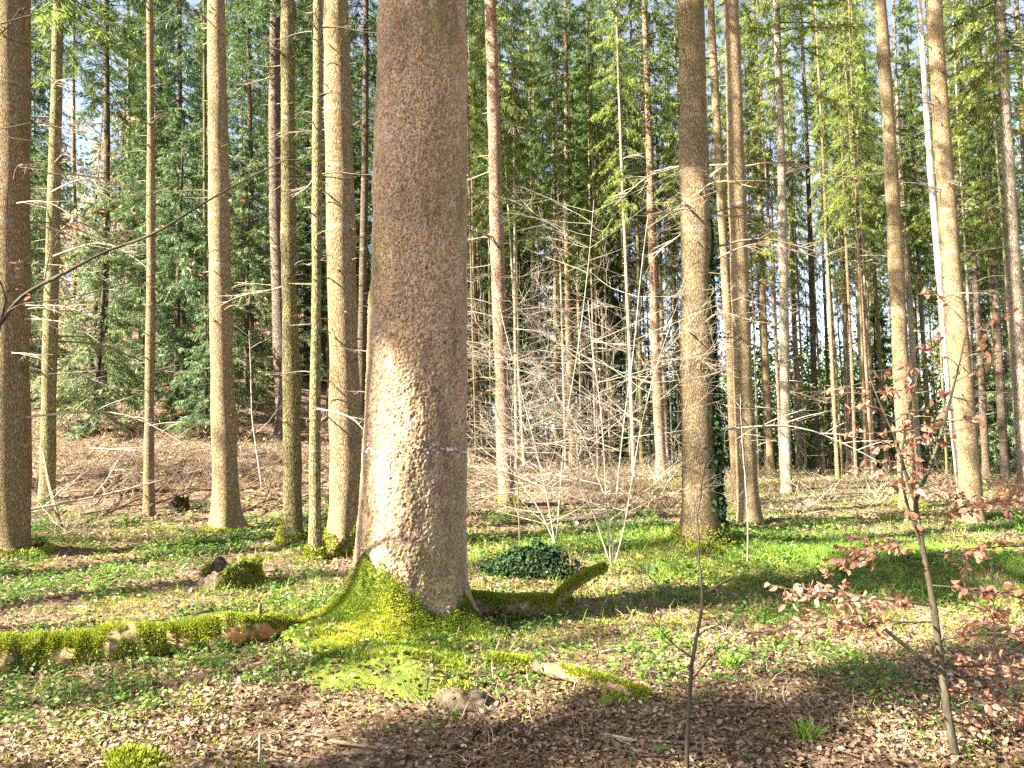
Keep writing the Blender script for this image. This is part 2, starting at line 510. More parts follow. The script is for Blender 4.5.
# ------------------------------------------------------------------ trunks and crowns
def trunk_mesh(name, mat, H, r0, seed, seg=20, dz=.35, flare=.55, fh=.28, lobes=4, bend=.06, stub=1.0, top_r=.02, power=.8):
    rg = np.random.default_rng(seed)
    z = np.concatenate([[-.35, -.12, 0, .06, .13, .22, .34, .5, .7, 1.0], np.arange(1.3, H, dz)])
    zz = np.clip(z, 0, None)
    r = (r0 - top_r) * np.clip(1 - zz / H, 0, 1) ** power + top_r
    th = np.linspace(0, 2 * PI, seg, endpoint=False)
    ph = rg.uniform(0, 2 * PI, 3)
    lob = .55 + .45 * (np.cos(lobes * th + ph[0]) * .6 + np.cos((lobes - 1) * th + ph[1]) * .4)
    fl = 1 + flare * np.exp(-zz / fh)[:, None] * lob[None]
    rr = r[:, None] * fl
    cx = bend * (np.sin(z * .35 + ph[2]) - math.sin(ph[2])) * sstep(0, 4, z)
    cy = bend * (np.cos(z * .3 + ph[1]) - math.cos(ph[1])) * sstep(0, 4, z)
    X = cx[:, None] + rr * np.cos(th); Y = cy[:, None] + rr * np.sin(th)
    Z = np.broadcast_to(z[:, None], X.shape)
    k = (vn(X.ravel() * 7, Y.ravel() * 7, Z.ravel() * 3, seed) - .5).reshape(X.shape)
    k2 = (vn(X.ravel() * 2.2, Y.ravel() * 2.2, Z.ravel() * 1.1, seed + 3) - .5).reshape(X.shape)
    X = X + np.cos(th) * (k * .16 + k2 * .22) * r[:, None]; Y = Y + np.sin(th) * (k * .16 + k2 * .22) * r[:, None]
    n = len(z)
    i = np.arange(n - 1)[:, None] * seg; j = np.arange(seg)[None]; j2 = (j + 1) % seg
    f = np.stack([i + j, i + j2, i + seg + j2, i + seg + j], -1).reshape(-1, 4)
    mb = MB(); mb.add(np.stack([X, Y, Z], -1).reshape(-1, 3), f, .5)
    # knots and short broken stubs
    m = int(stub * H * 2.6)
    if m:
        hz = rg.uniform(1.6, H * .75, m); az = rg.uniform(0, 2 * PI, m)
        ri = np.interp(hz, z, r); c = np.stack([np.interp(hz, z, cx), np.interp(hz, z, cy), hz], 1)
        d = np.stack([np.cos(az), np.sin(az), rg.uniform(-.3, .3, m)], 1)
        L = rg.uniform(.02, .14, m) * rg.choice([1, 1, 2.2], m)
        mb.sticks(c + d * ri[:, None] * .8, c + d * (ri + L)[:, None], .012 + .01 * rg.random(m), .006)
    return mb.mesh(name, mat)


def crown_mesh(name, mats, H0, H1, Lmax, seed, spacing=.40, per=5, tw=26, tl=.36, wd=.036, droop=.32, sub=6, hang=.5, keep=.86, gap=.0):
    rg = np.random.default_rng(seed)
    mb = MB()
    B, D, S, LL, WW, TT = [], [], [], [], [], []
    P0, P1, R0 = [], [], []
    z = H0
    while z < H1:
        t = (z - H0) / (H1 - H0)
        L = Lmax * (1 - t) ** .72 * (.72 + .28 * min(1, t / .12))
        for _ in range(per):
            if rg.random() > keep: continue
            az = rg.uniform(0, 2 * PI); Lk = L * rg.uniform(.6, 1.12) + .12
            a0 = -.22 + .75 * t + rg.normal(0, .12)
            zb = z + rg.uniform(-.2, .2)
            dirh = np.array([math.cos(az), math.sin(az), 0]); lat = np.array([-math.sin(az), math.cos(az), 0])
            def pos(s):
                r = s * Lk
                return dirh * r[:, None] + lat * (.06 * Lk * np.sin(s * 3 + az * 5))[:, None] + np.array([0, 0, 1.0]) * (zb + r * math.tan(a0) - droop * Lk * s ** 1.6 + .22 * droop * Lk * np.clip(s - .7, 0, 1) * 3)[:, None]
            q = pos(np.linspace(0, 1, 4))
            P0.append(q[:-1]); P1.append(q[1:]); R0.append(.02 * Lk / 2 * np.array([1, .7, .4]))
            n = max(5, int(tw * (.35 + .65 * Lk / max(Lmax, .1))))
            s = rg.uniform(.12, 1, n) ** .8
            b = pos(s); sg = rg.choice([-1.0, 1.0], n)
            dv = unit(dirh * rg.uniform(.3, .9, n)[:, None] + lat * (sg * rg.uniform(.3, 1.0, n))[:, None] - np.array([0, 0, 1.0]) * rg.uniform(.05, 2 * hang, n)[:, None])
            ln = tl * (1.15 - .55 * s) * rg.uniform(.65, 1.25, n) * min(1, .45 + Lk / 2)
            sd = unit(np.cross(dv, rg.normal(0, .6, (n, 3)) + [0, 0, 1.0]))
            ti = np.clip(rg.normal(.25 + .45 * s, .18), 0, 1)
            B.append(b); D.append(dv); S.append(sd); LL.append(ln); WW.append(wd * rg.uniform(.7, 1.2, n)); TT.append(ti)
            for u in range(sub):
                f = rg.uniform(.2, .8, n)
                b2 = b + dv * (ln * f)[:, None]
                d2 = unit(dv * .8 + sd * (rg.choice([-1, 1], n) * rg.uniform(.4, .9, n))[:, None] + rg.normal(0, .25, (n, 3)))
                B.append(b2); D.append(d2); S.append(unit(np.cross(d2, rg.normal(0, .7, (n, 3)) + [0, 0, 1.0])))
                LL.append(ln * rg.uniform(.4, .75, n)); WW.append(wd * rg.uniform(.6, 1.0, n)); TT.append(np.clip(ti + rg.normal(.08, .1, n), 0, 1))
        z += spacing * rg.uniform(.75, 1.25)
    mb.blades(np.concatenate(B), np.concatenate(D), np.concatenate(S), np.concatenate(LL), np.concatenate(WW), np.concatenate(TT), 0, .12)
    mb.sticks(np.concatenate(P0), np.concatenate(P1), np.concatenate(R0), np.concatenate(R0) * .7, .5, 1)
    return mb.mesh(name, mats)


def dead_branch_mesh(name, rg, L, mat, r=.010, droop=.15, tw=7, rise=0.0):
    """one bare lower branch with its twigs, growing along +X"""
    mb = MB()
    n = 9
    s = np.linspace(0, 1, n)
    w = rg.uniform(-.12, .12)
    path = np.stack([s * L, w * L * s ** 2 + .03 * L * np.sin(s * 5 + rg.uniform(0, 6)), (rise * s - droop * s ** 2) * L + .02 * L * np.sin(s * 7 + rg.uniform(0, 6))], 1)
    mb.tube(path, r * (1 - .85 * s) + .0012, 5)
    for k in range(tw):
        u = rg.uniform(.2, .97); p = np.array([np.interp(u, s, path[:, c]) for c in range(3)])
        d = unit(np.array([rg.uniform(.4, .9), rg.choice([-1, 1]) * rg.uniform(.3, 1), rg.uniform(-.35, .35)]))
        l2 = L * rg.uniform(.15, .42) * (1.1 - u * .6)
        m = np.linspace(0, 1, 5)
        q = p + d * (m * l2)[:, None] + np.array([.12, 0, -.12]) * (m ** 2 * l2)[:, None] + rg.normal(0, .015 * l2, (5, 3)) * m[:, None]
        mb.tube(q, r * .42 * (1 - .8 * m) + .0010, 4, cap=False)
        for _ in range(3):
            v = rg.uniform(.3, .9); a = q[0] + (q[-1] - q[0]) * v
            e = a + unit(d + rg.normal(0, .55, 3)) * l2 * rg.uniform(.15, .4)
            mb.sticks([a], [e], r * .2 + .0009, .0007)
    return mb.mesh(name, mat)


DEAD = [dead_branch_mesh('dead_branch', np.random.default_rng(200 + k), L, M['twig_pale' if k in (1, 4) else 'twig_brown'], .010 + .004 * (L > 1.2), dr, tw, ri)
        for k, (L, dr, tw, ri) in enumerate([(.8, .1, 5, .1), (1.0, .35, 7, .05), (1.4, .3, 9, .15), (.5, .0, 3, .2), (1.8, .45, 11, .25), (1.2, .5, 8, .4), (.35, 0, 2, .1), (1.6, .2, 10, -.1)])]

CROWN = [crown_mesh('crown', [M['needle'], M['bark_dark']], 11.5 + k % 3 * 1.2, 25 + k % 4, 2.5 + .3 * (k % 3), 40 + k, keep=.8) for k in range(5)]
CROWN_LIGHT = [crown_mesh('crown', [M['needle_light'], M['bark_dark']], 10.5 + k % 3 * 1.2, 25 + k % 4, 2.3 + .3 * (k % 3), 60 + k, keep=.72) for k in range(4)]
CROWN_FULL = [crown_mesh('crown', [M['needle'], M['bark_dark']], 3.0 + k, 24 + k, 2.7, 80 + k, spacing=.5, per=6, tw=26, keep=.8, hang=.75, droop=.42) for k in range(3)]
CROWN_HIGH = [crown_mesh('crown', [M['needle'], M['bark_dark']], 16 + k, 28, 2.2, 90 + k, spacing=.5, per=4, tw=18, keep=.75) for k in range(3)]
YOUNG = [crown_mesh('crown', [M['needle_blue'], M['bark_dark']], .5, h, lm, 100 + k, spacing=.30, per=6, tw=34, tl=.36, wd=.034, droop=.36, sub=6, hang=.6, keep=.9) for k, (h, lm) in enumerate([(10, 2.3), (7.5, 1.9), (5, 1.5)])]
YOUNG_TRUNK = [trunk_mesh('trunk', M['bark_dark'], h, .02 + h * .009, 300 + k, 8, .6, .3, .2, stub=0) for k, h in enumerate([10, 7.5, 5])]


def lean_quat(axis):
    return Vector((0, 0, 1)).rotation_difference(Vector(axis))


def moss_sleeve(parent, r, h, n, seed, side=None, name='moss', rootspread=1.6):
    """moss round a tree's foot: a bed that hugs the flare, and its tips"""
    rg = np.random.default_rng(seed)
    mb = MB()
    th = rg.uniform(0, 2 * PI, n)
    top = h * (.35 + .65 * vn(np.cos(th) * 1.7 + 5, np.sin(th) * 1.7 + 5, None, seed))
    if side is not None:
        top = top * (.35 + .65 * np.clip(.5 + .5 * np.cos(th - side), 0, 1))
    u = rg.random(n) ** 1.4
    z = u * top - .04
    rr = r * (1 + .75 * np.exp(-np.clip(z, 0, 9) / .2)) * (1.0 + .10 * rg.random(n))
    b = np.stack([rr * np.cos(th), rr * np.sin(th), z], 1)
    out = np.stack([np.cos(th), np.sin(th), 0 * th], 1)
    d = unit(out + rg.normal(0, .7, (n, 3)) + [0, 0, .3])
    mb.blades(b, d, unit(np.cross(d, rg.normal(0, 1, (n, 3)))), rg.uniform(.02, .05, n), rg.uniform(.012, .024, n), np.clip(rg.normal(.5, .25, n), 0, 1))
    return mb.build(name, M['moss'], parent)


ANCH = []


def spruce(label, px0, px1, base_py, w, mat='bark', H=26, seed=1, crown='high', deads=(), moss=None, d=None, group='mature spruces of the wood', taper=.8, flare=.5, name='spruce_tree', shortname=None):
    """px0 = where the stem leaves the frame on top, px1/base_py = its foot, w = its width in pixels at eye height"""
    if d is None:
        p = gpix(px1, base_py)
    else:
        p = at(px1, 440, d); 
    p = np.array([p[0], p[1], float(G(p[0], p[1]))])
    top = at(px0, 0, p[1])
    ax = (top - p)
    root = empty(name, p, label, 'spruce tree', group)
    root.rotation_mode = 'QUATERNION'; root.rotation_quaternion = lean_quat(ax)
    r0 = w * p[1] / F / 2 / (1 - 1.6 / H) ** taper
    link('trunk', trunk_mesh('trunk', M[mat], H, r0, seed, 28 if w > 14 else 16, .3, flare, .22 + r0 * .3, rng.integers(3, 6), .03, 1.3, power=taper), root)
    if crown == 'high': c = CROWN_HIGH[seed % 3]
    elif crown == 'light': c = CROWN_LIGHT[seed % 4]
    elif crown == 'full': c = CROWN_FULL[seed % 3]
    else: c = CROWN[seed % 5]
    co = link('crown', c, root); co.rotation_euler = (0, 0, seed * 1.7); co.scale = (1, 1, H / 27)
    rg = np.random.default_rng(seed + 900)
    for (hz, azd, kind, sc) in deads:
        b = link('dead_branch', DEAD[kind % len(DEAD)], root)
        a = math.radians(azd); rr = r0 * (1 - hz / H) ** taper * .9
        b.location = (rr * math.cos(a), rr * math.sin(a), hz); b.rotation_euler = (rg.uniform(-.4, .4), 0, a); b.scale = (sc,) * 3
    if moss:
        moss_sleeve(root, r0, moss[0], int(moss[1]), seed + 5, moss[2] if len(moss) > 2 else None)
    ANCH.append((px1 + (px0 - px1) * .35, shortname))
    return root


def rnd_dead(n, lo, hi, seed, kinds=range(8), sc=(.7, 1.2), az=(0, 360)):
    rg = np.random.default_rng(seed)
    return [(rg.uniform(lo, hi), rg.uniform(*az), int(rg.choice(list(kinds))), rg.uniform(*sc)) for _ in range(n)]


# ---- the broad spruce with the paint ring
def broad_spruce():
    p = np.array([BIG[0], BIG[1], 0.0])
    root = empty('spruce_tree', p, 'broad ringed spruce with a white paint band and a thick green mossy foot', 'spruce tree', 'mature spruces of the wood')
    cz = lambda z: np.stack([.012 * z + .02 * np.sin(z * .5), .0 * z], 1)
    zs = np.concatenate([np.arange(-.3, 5.9, .009), np.arange(6.0, 29, .25)])
    seg = 300
    th = np.linspace(0, 2 * PI, seg, endpoint=False)
    prof = np.interp(zs, [-.3, 0, .5, 1.5, 2.7, 5.2, 12, 20, 29], [.53, .49, .445, .425, .405, .378, .30, .19, .03])
    dang = lambda a: np.abs((th - a + PI) % (2 * PI) - PI)
    lob = np.zeros((len(zs), seg))
    for a, amp, hh, wdt in ((math.radians(195), .36, .26, .42), (math.radians(255), .26, .22, .40), (math.radians(325), .20, .16, .35), (math.radians(20), .22, .2, .4), (math.radians(90), .25, .2, .5), (math.radians(140), .2, .25, .4)):
        lob += amp * np.exp(-np.clip(zs, 0, None) / hh)[:, None] * np.exp(-(dang(a) / wdt) ** 2)[None]
    R = prof[:, None] + lob
    R = R * (1 + .018 * np.cos(3 * th + zs[:, None] * .5) + .012 * np.cos(5 * th + 1))
    c = cz(zs)
    X = R * np.cos(th); Y = R * np.sin(th); Z = np.broadcast_to(zs[:, None], X.shape)
    fine = zs < 5.95
    P = np.stack([X[fine], Y[fine], Z[fine]], -1).reshape(-1, 3)
    wob = np.stack([vn(P[:, 0] * 34, P[:, 1] * 34, P[:, 2] * 20, k) - .5 + .5 * (vn(P[:, 0] * 80, P[:, 1] * 80, P[:, 2] * 60, k + 20) - .5) for k in (5, 6, 7)], 1)
    f1, f2, cid = worley(P * [44, 44, 15] + wob * 1.8, 3)
    f1b, f2b, cidb = worley(P * [100, 100, 30] + wob * 2.2, 13)
    plate = sstep(.02, .22, f2 - f1) * (.55 + .75 * cid)
    dis = plate * .0072 + sstep(0, .35, f2b - f1b) * .0036 * (.4 + cidb) + (vn(P[:, 0] * 160, P[:, 1] * 160, P[:, 2] * 110, 77) - .5) * .003 + (vn(P[:, 0] * 8, P[:, 1] * 8, P[:, 2] * 4, 21) - .5) * .022 + (vn(P[:, 0] * 19, P[:, 1] * 19, P[:, 2] * 6, 22) - .5) * .010
    edge = sstep(.0, .13, f2 - f1); edge2 = sstep(0, .16, f2b - f1b)
    dis = dis - (1 - edge) * .004
    D = np.zeros(X.shape); D[fine] = dis.reshape(-1, seg)
    V = np.stack([c[:, :1] + (R + D) * np.cos(th), c[:, 1:] + (R + D) * np.sin(th), Z], -1)
    n = len(zs)
    i = np.arange(n - 1)[:, None] * seg; j = np.arange(seg)[None]; j2 = (j + 1) % seg
    f = np.stack([i + j, i + j2, i + seg + j2, i + seg + j], -1).reshape(-1, 4)
    tt = np.full(X.shape, .6); big_ = vn(P[:, 0] * 5, P[:, 1] * 5, P[:, 2] * 2.2, 33).reshape(-1, seg)
    tt[fine] = np.clip(.12 + .34 * big_ + .36 * plate.reshape(-1, seg) + .3 * cidb.reshape(-1, seg) * sstep(0, .3, f2b - f1b).reshape(-1, seg), 0, 1)
    tt[fine] = tt[fine] * (.20 + .80 * edge.reshape(-1, seg)) * (.72 + .28 * edge2.reshape(-1, seg))
    mb = MB(); mb.add(V.reshape(-1, 3), f, tt.ravel())
    # bark that takes its tone from the relief
    k = NT('broad_spruce_bark')
    a = k.n('ShaderNodeAttribute'); a.attribute_name = 'tint'
    v = k.coords((1, 1, .7))
    n1 = k.noise(v, 60, 6, .7); n2 = k.noise(k.coords((1, 1, .3)), 2.2, 4, .6); n3 = k.noise(v, 15, 5, .6)
    t = k.math('ADD', k.math('MULTIPLY', a.outputs['Fac'], .75), k.math('MULTIPLY', n1, .35))
    col = k.ramp(t, [(.14, (.045, .028, .019)), (.32, (.18, .118, .068)), (.56, (.30, .205, .125)), (.90, (.46, .335, .225))])
    n4 = k.noise(k.coords((1, 1, .22)), 5.5, 5, .6)
    col = k.mix(k.math('MULTIPLY', k.ss(n4, .50, .66), .5), col, (.085, .058, .042))
    col = k.mix(k.math('MULTIPLY', k.ss(n2, .48, .66), .55), col, (.15, .135, .05))
    col = k.mix(k.math('MULTIPLY', k.ss(n3, .56, .70), .35), col, (.40, .38, .33))
    pr = principled(k, col, .92, n1, .6, .004, .12)
    k.l(pr.outputs[0], k.out.inputs[0])
    M['bark_broad'] = k.m
    mb.build('trunk', k.m, root)
    # worn band of white paint, 2 mm proud of the plates it still clings to
    zb = (zs > 1.43) & (zs < 1.60)
    iz = np.nonzero(zb)[0]
    keep = np.nonzero((th > math.radians(150)) | (th < math.radians(15)))[0]
    keep = np.concatenate([keep[th[keep] > PI / 2], keep[th[keep] <= PI / 2]])
    keep = keep[(th[keep] > math.radians(165)) | (th[keep] < math.radians(10))]
    A = np.stack([c[iz][:, :1] + (R + D + .0025)[np.ix_(iz, keep)] * np.cos(th[keep]), c[iz][:, 1:] + (R + D + .0025)[np.ix_(iz, keep)] * np.sin(th[keep]), Z[np.ix_(iz, keep)]], -1)
    PT = A.reshape(-1, 3)
    mid = 1.515 + .02 * np.sin(PT[:, 0] * 9)
    cov = .22 + .95 * (tt[np.ix_(iz, keep)].ravel() - .42) + vn(PT[:, 0] * 26, PT[:, 1] * 26, PT[:, 2] * 40, 61) * .38 + vn(PT[:, 0] * 7, PT[:, 1] * 7, PT[:, 2] * 12, 62) * .40 - np.abs(PT[:, 2] - mid) * 8
    good = (cov > .50).reshape(len(iz), len(keep))
    ii, jj = np.meshgrid(np.arange(len(iz) - 1), np.arange(len(keep) - 1), indexing='ij')
    g = good[:-1, :-1] & good[1:, 1:] & good[:-1, 1:] & good[1:, :-1]
    ii, jj = ii[g], jj[g]; w = len(keep)
    mb = MB(); mb.add(PT, np.stack([ii * w + jj, ii * w + jj + 1, (ii + 1) * w + jj + 1, (ii + 1) * w + jj], 1), .5)
    mb.build('paint_mark', mat_rough('worn_white_paint', [(.3, (.36, .33, .30)), (.5, (.50, .48, .46)), (.7, (.68, .67, .66))], 50, .8, .002), root)
    # crown high above the frame
    co = link('crown', CROWN_HIGH[1], root)
    # moss on the roots: bed and tips, densest on the lit side
    rg = np.random.default_rng(77)
    N = 320000
    aa = rg.uniform(0, 2 * PI, N)
    rr = .36 + rg.random(N) ** .8 * 1.25
    x = rr * np.cos(aa); y = rr * np.sin(aa)
    # height of the mossy surface: root flare and ground
    mb = MB()
    gx = np.linspace(-1.5, 1.25, 150); gy = np.linspace(-2.1, 1.0, 170)
    GX, GY = np.meshgrid(gx, gy)

    def bed(x, y):
        r = np.hypot(x, y); a = np.arctan2(y, x)
        h = G(x + BIG[0], y + BIG[1])
        # buttress cone, higher on the lit front
        dd = lambda q, w_: np.exp(-(((a - q + PI) % (2 * PI) - PI) / w_) ** 2)
        deg = np.degrees(a) % 360
        top = .03 + .50 * sstep(140, 200, deg) * (1 - sstep(256, 320, deg)) + .30 * dd(math.radians(335), .42) + .2 * dd(math.radians(100), .8)
        top = top * (.72 + .58 * fbm(x, y, 6, 91, 3))
        h = h + top * (.35 + .65 * np.exp(-(np.clip(r - .42, 0, 9) / .16) ** 1.3)) * np.exp(-np.clip(r - .46, 0, 9) / (.26 + .34 * dd(math.radians(250), .6)))
        h = h + .035 * (fbm(x, y, 5, 71, 4) - .5)
        return h

    def cover(x, y):
        r = np.hypot(x, y)
        e = 1.05 + .45 * (fbm(x, y, 1.6, 55, 3) - .5)
        ell = np.hypot((x + .20 - .22 * np.clip(-y - .4, 0, 2)) / .62, (y + .62) / 1.25)
        ell2 = np.hypot((x - .48) / .36, (y + .22) / .50)
        return np.maximum(e - ell, .9 + .5 * (fbm(x, y, 2, 56, 3) - .5) - ell2) + .28 * (fbm(x, y, 3.2, 57, 3) - .5)
    global BED
    BED = (bed, cover)
    Hh = bed(GX, GY); cv = cover(GX, GY)
    Hb = np.where(cv > 0, Hh + .012, G(GX + BIG[0], GY + BIG[1]) - .08)
    f0 = np.arange(len(gy) - 1)[:, None] * len(gx) + np.arange(len(gx) - 1)[None]
    f = np.stack([f0, f0 + 1, f0 + len(gx) + 1, f0 + len(gx)], -1).reshape(-1, 4)
    okf = (cv.ravel()[f] > -.1).any(1)
    mb.add(np.stack([GX, GY, Hb], -1).reshape(-1, 3), f[okf], .3, 0)
    c2 = cover(x, y); ok = (c2 > .0) & (rg.random(N) < sstep(-.05, .35, c2) + .15)
    x, y = x[ok], y[ok]; z = bed(x, y) + .008
    ex = .02
    nx_ = -(bed(x + ex, y) - bed(x - ex, y)) / (2 * ex); ny_ = -(bed(x, y + ex) - bed(x, y - ex)) / (2 * ex)
    nn = unit(np.stack([nx_, ny_, np.ones_like(nx_)], 1))
    m = len(x)
    d = unit(nn + rg.normal(0, .55, (m, 3)))
    hue = np.clip(.36 + 2.0 * (fbm(x, y, 3.4, 58, 4) - .47) + rg.normal(0, .16, m), 0, 1)
    mb.blades(np.stack([x, y, z], 1), d, unit(np.cross(d, rg.normal(0, 1, (m, 3)))), rg.uniform(.012, .036, m), rg.uniform(.0035, .0075, m), hue, 1)
    # thin tufts climbing past the bed's edge
    n = 9000; a2 = rg.normal(math.radians(225), .62, n); z2 = .22 + np.abs(rg.normal(0, .26, n))
    ok = vn(a2 * 9, z2 * 9, None, 15) * .7 + vn(a2 * 31, z2 * 26, None, 16) * .3 > .40 + .28 * z2; a2, z2 = a2[ok], z2[ok]; n = len(a2)
    ia = np.searchsorted(th, a2 % (2 * PI)) % seg; iz = np.searchsorted(zs, z2)
    r2 = (R + D)[iz, ia]; b2 = np.stack([r2 * np.cos(a2) + c[iz, 0], r2 * np.sin(a2) + c[iz, 1], z2], 1)
    o2 = np.stack([np.cos(a2), np.sin(a2), 0 * a2], 1); d2 = unit(o2 + rg.normal(0, .6, (n, 3)))
    mb.blades(b2, d2, unit(np.cross(d2, rg.normal(0, 1, (n, 3)))), rg.uniform(.010, .026, n), rg.uniform(.0035, .0075, n), np.clip(rg.normal(.4, .2, n), 0, 1), 1)
    mb.build('moss', [M['moss_base'], M['moss']], root)
    for hz, az_, kd, sc in ((2.35, 170, 3, .6), (3.35, 176, 6, .6), (2.75, 172, 6, .5), (2.0, 175, 6, .6), (4.5, 262, 6, .25)):
        b = link('dead_branch', DEAD[kd], root); a_ = math.radians(az_)
        b.location = (.38 * math.cos(a_), .38 * math.sin(a_), hz); b.rotation_euler = (0, 0, a_); b.scale = (sc,) * 3
    ANCH.append((413, 'the broad ringed spruce'))


broad_spruce()

# ---- the other spruces whose feet can be told apart
spruce('stout brown spruce with dead twigs, rising behind the hanging bare branch', 8, 6, 552, 40, 'bark', 28, 2, 'high', rnd_dead(14, 1.4, 7.5, 1, (1, 2, 4, 5, 7), az=(-80, 60)), (.45, 2600, PI), shortname='the stout brown spruce')
spruce('slim yellowish spruce standing in the tangle of fallen branches', 56, 47, 500, 14, 'bark_green', 25, 3, 'light', rnd_dead(26, 2.2, 11, 2, range(8), (.9, 1.5)), shortname='the slim yellowish spruce')
spruce('very thin straight spruce pole beside the heap of dead branches', 148, 149, 516, 9, 'bark', 22, 4, 'high', rnd_dead(12, 2, 10, 3, (0, 3, 6)), shortname='the thin straight pole')
spruce('tall spruce with flared mossy foot and a bright sunlit edge', 216, 226, 531, 23, 'bark', 26, 5, 'high', rnd_dead(10, 2.5, 9, 4, (0, 3, 6)), (.32, 2200, PI), flare=.9, shortname='the tall spruce with flared foot')
spruce('olive spruce with moss on its foot, thicker one of the close pair', 291, 293, 541, 17, 'bark_green', 25, 6, 'high', rnd_dead(12, 2, 9, 5, (0, 3, 6, 1)), (.42, 1800, PI), flare=.7, shortname='the olive spruce')
spruce('thin pale green spruce pole, slimmer one of the close pair', 314, 315, 560, 11, 'bark_green', 22, 7, 'high', rnd_dead(14, 1.5, 8, 6, (0, 3, 6, 1)), (.4, 1600), flare=.5, shortname='the thin pale green pole')
spruce('grey brown spruce on a green moss mound beside the broad trunk', 341, 347, 552, 30, 'bark', 27, 8, 'high', rnd_dead(9, 2.2, 8, 7, (0, 1, 3, 6)), (.5, 4200), flare=.8, shortname='the grey brown spruce')
spruce('pinkish spruce with sunlit scaly bark standing behind bare pale twigs', 488, 507, 505, 15, 'bark_red', 27, 9, 'mid', rnd_dead(22, 1.4, 8.5, 8, (1, 2, 4, 5, 7), (.9, 1.5)), (.3, 900), shortname='the pinkish spruce')
ivy_tree = spruce('dark brown spruce with dark ivy climbing its shaded side', 686, 701, 541, 33, 'bark', 28, 10, 'high', rnd_dead(11, 1.3, 5.0, 9, (1, 2, 4, 5, 7), (.9, 1.4)), (.3, 1800), shortname='the ivy-clad spruce')
spruce('tall straight-boled spruce standing next to the ivy-clad one', 730, 749, 522, 20, 'bark', 27, 11, 'high', rnd_dead(10, 1.2, 8, 10, (1, 2, 4, 7), (.9, 1.4)), shortname='the tall straight-boled spruce')
spruce('thin brown spruce half hidden behind the ivy-clad spruce', 712, 738, 505, 10, 'bark', 26, 12, 'mid', rnd_dead(10, 2, 10, 11, (0, 3, 6)), shortname='the half-hidden brown spruce')
spruce('slender pale grey spruce with a bare lower stem past the leafy bank', 775, 787, 492, 10, 'bark_pale', 26, 13, 'light', rnd_dead(14, 2, 11, 12, (0, 1, 3, 6)), shortname='the slender pale grey spruce')
spruce('brown spruce rising behind the copper-leaved sapling', 879, 909, 508, 16, 'bark', 27, 14, 'light', rnd_dead(12, 2, 9, 13, (0, 1, 3)), (.3, 800), shortname='the brown spruce behind the sapling')
spruce('stout leaning spruce with bright upper bark beside the white dead pole', 935, 973, 521, 20, 'bark', 27, 15, 'high', rnd_dead(14, 2, 9, 14, (0, 1, 3)), shortname='the stout leaning spruce')
spruce('pale leaning spruce at the wood edge with yellowish branches above', 1003, 1026, 505, 13, 'bark_pale', 26, 16, 'light', rnd_dead(14, 3, 12, 15, (0, 1, 3, 7)), shortname='the pale leaning edge spruce')


# ivy on the dark brown spruce, and its ring of paint
def ivy(root):
    rg = np.random.default_rng(5)
    n = 2600
    tr = [c for c in root.children if c.name.startswith('trunk')][0]
    z = rg.random(n) ** .8 * 4.6
    a = rg.normal(math.radians(-8), .42, n) * (1 - .25 * z / 4.6)
    r = .245 * (1 - z / 28) ** .8 + rg.uniform(.0, .06, n) * (1 - z / 7) + .10 * np.exp(-z / .3)
    b = np.stack([r * np.cos(a), r * np.sin(a), z], 1)
    out = np.stack([np.cos(a), np.sin(a), 0 * a], 1)
    d = unit(out * .4 + rg.normal(0, .7, (n, 3)) - [0, 0, .5])
    mb = MB()
    mb.leaves(b, d, unit(out + rg.normal(0, .4, (n, 3))), rg.uniform(.05, .09, n), rg.uniform(.05, .08, n), rg.random(n))
    mb.build('ivy', M['ivy'], root)


ivy(ivy_tree)

# ---- slimmer spruces farther in: top px, foot px, width px, distance, bark, crown
MIDS = [
    (106, 101, 8, 27, 'bark_dark', 'mid'), (30, 26, 4, 36, 'bark_pale', 'full'), (179, 181, 7, 29, 'bark_dark', 'full'), (203, 206, 4, 24, 'bark_green', 'mid'),
    (277, 283, 16, 22.5, 'bark_dark', 'mid'), (331, 331, 10, 27, 'bark_dark', 'mid'), (364, 361, 9, 25, 'bark_dark', 'mid'), (75, 70, 5, 40, 'bark_pale', 'mid'),
    (474, 478, 5, 34, 'bark_dark', 'full'), (528, 537, 6, 40, 'bark_pale', 'mid'), (552, 557, 5, 37, 'bark', 'mid'), (565, 572, 8, 34, 'bark_red', 'mid'), (584, 592, 6, 40, 'bark_dark', 'full'),
    (603, 613, 5, 43, 'bark_pale', 'mid'), (630, 641, 6, 34, 'bark_green', 'mid'), (643, 661, 10, 27, 'bark_red', 'mid'), (652, 667, 5, 36, 'bark_pale', 'mid'), (513, 520, 5, 46, 'bark', 'full'),
    (754, 770, 7, 33, 'bark', 'light'), (800, 817, 6, 32, 'bark_dark', 'mid'), (833, 848, 5, 38, 'bark_pale', 'light'), (842, 866, 6, 33, 'bark_pale', 'light'), (861, 884, 5, 36, 'bark', 'light'),
    (893, 917, 6, 31, 'bark_pale', 'light'), (905, 930, 5, 35, 'bark', 'light'), (958, 985, 7, 29, 'bark_dark', 'mid'), (974, 1004, 8, 27, 'bark_dark', 'light'), (987, 1012, 5, 36, 'bark_pale', 'light'),
    (786, 800, 5, 44, 'bark_pale', 'light'), (816, 829, 4, 46, 'bark', 'light'), (943, 960, 5, 40, 'bark', 'light'), (1016, 1040, 8, 30, 'bark', 'light'), (725, 742, 5, 42, 'bark_pale', 'light'),
    (128, 126, 5, 36, 'bark', 'full'), (247, 250, 6, 33, 'bark_dark', 'full'), (306, 305, 6, 34, 'bark_dark', 'full'), (-30, -34, 12, 24, 'bark', 'mid'), (1060, 1092, 12, 26, 'bark', 'light'),
]
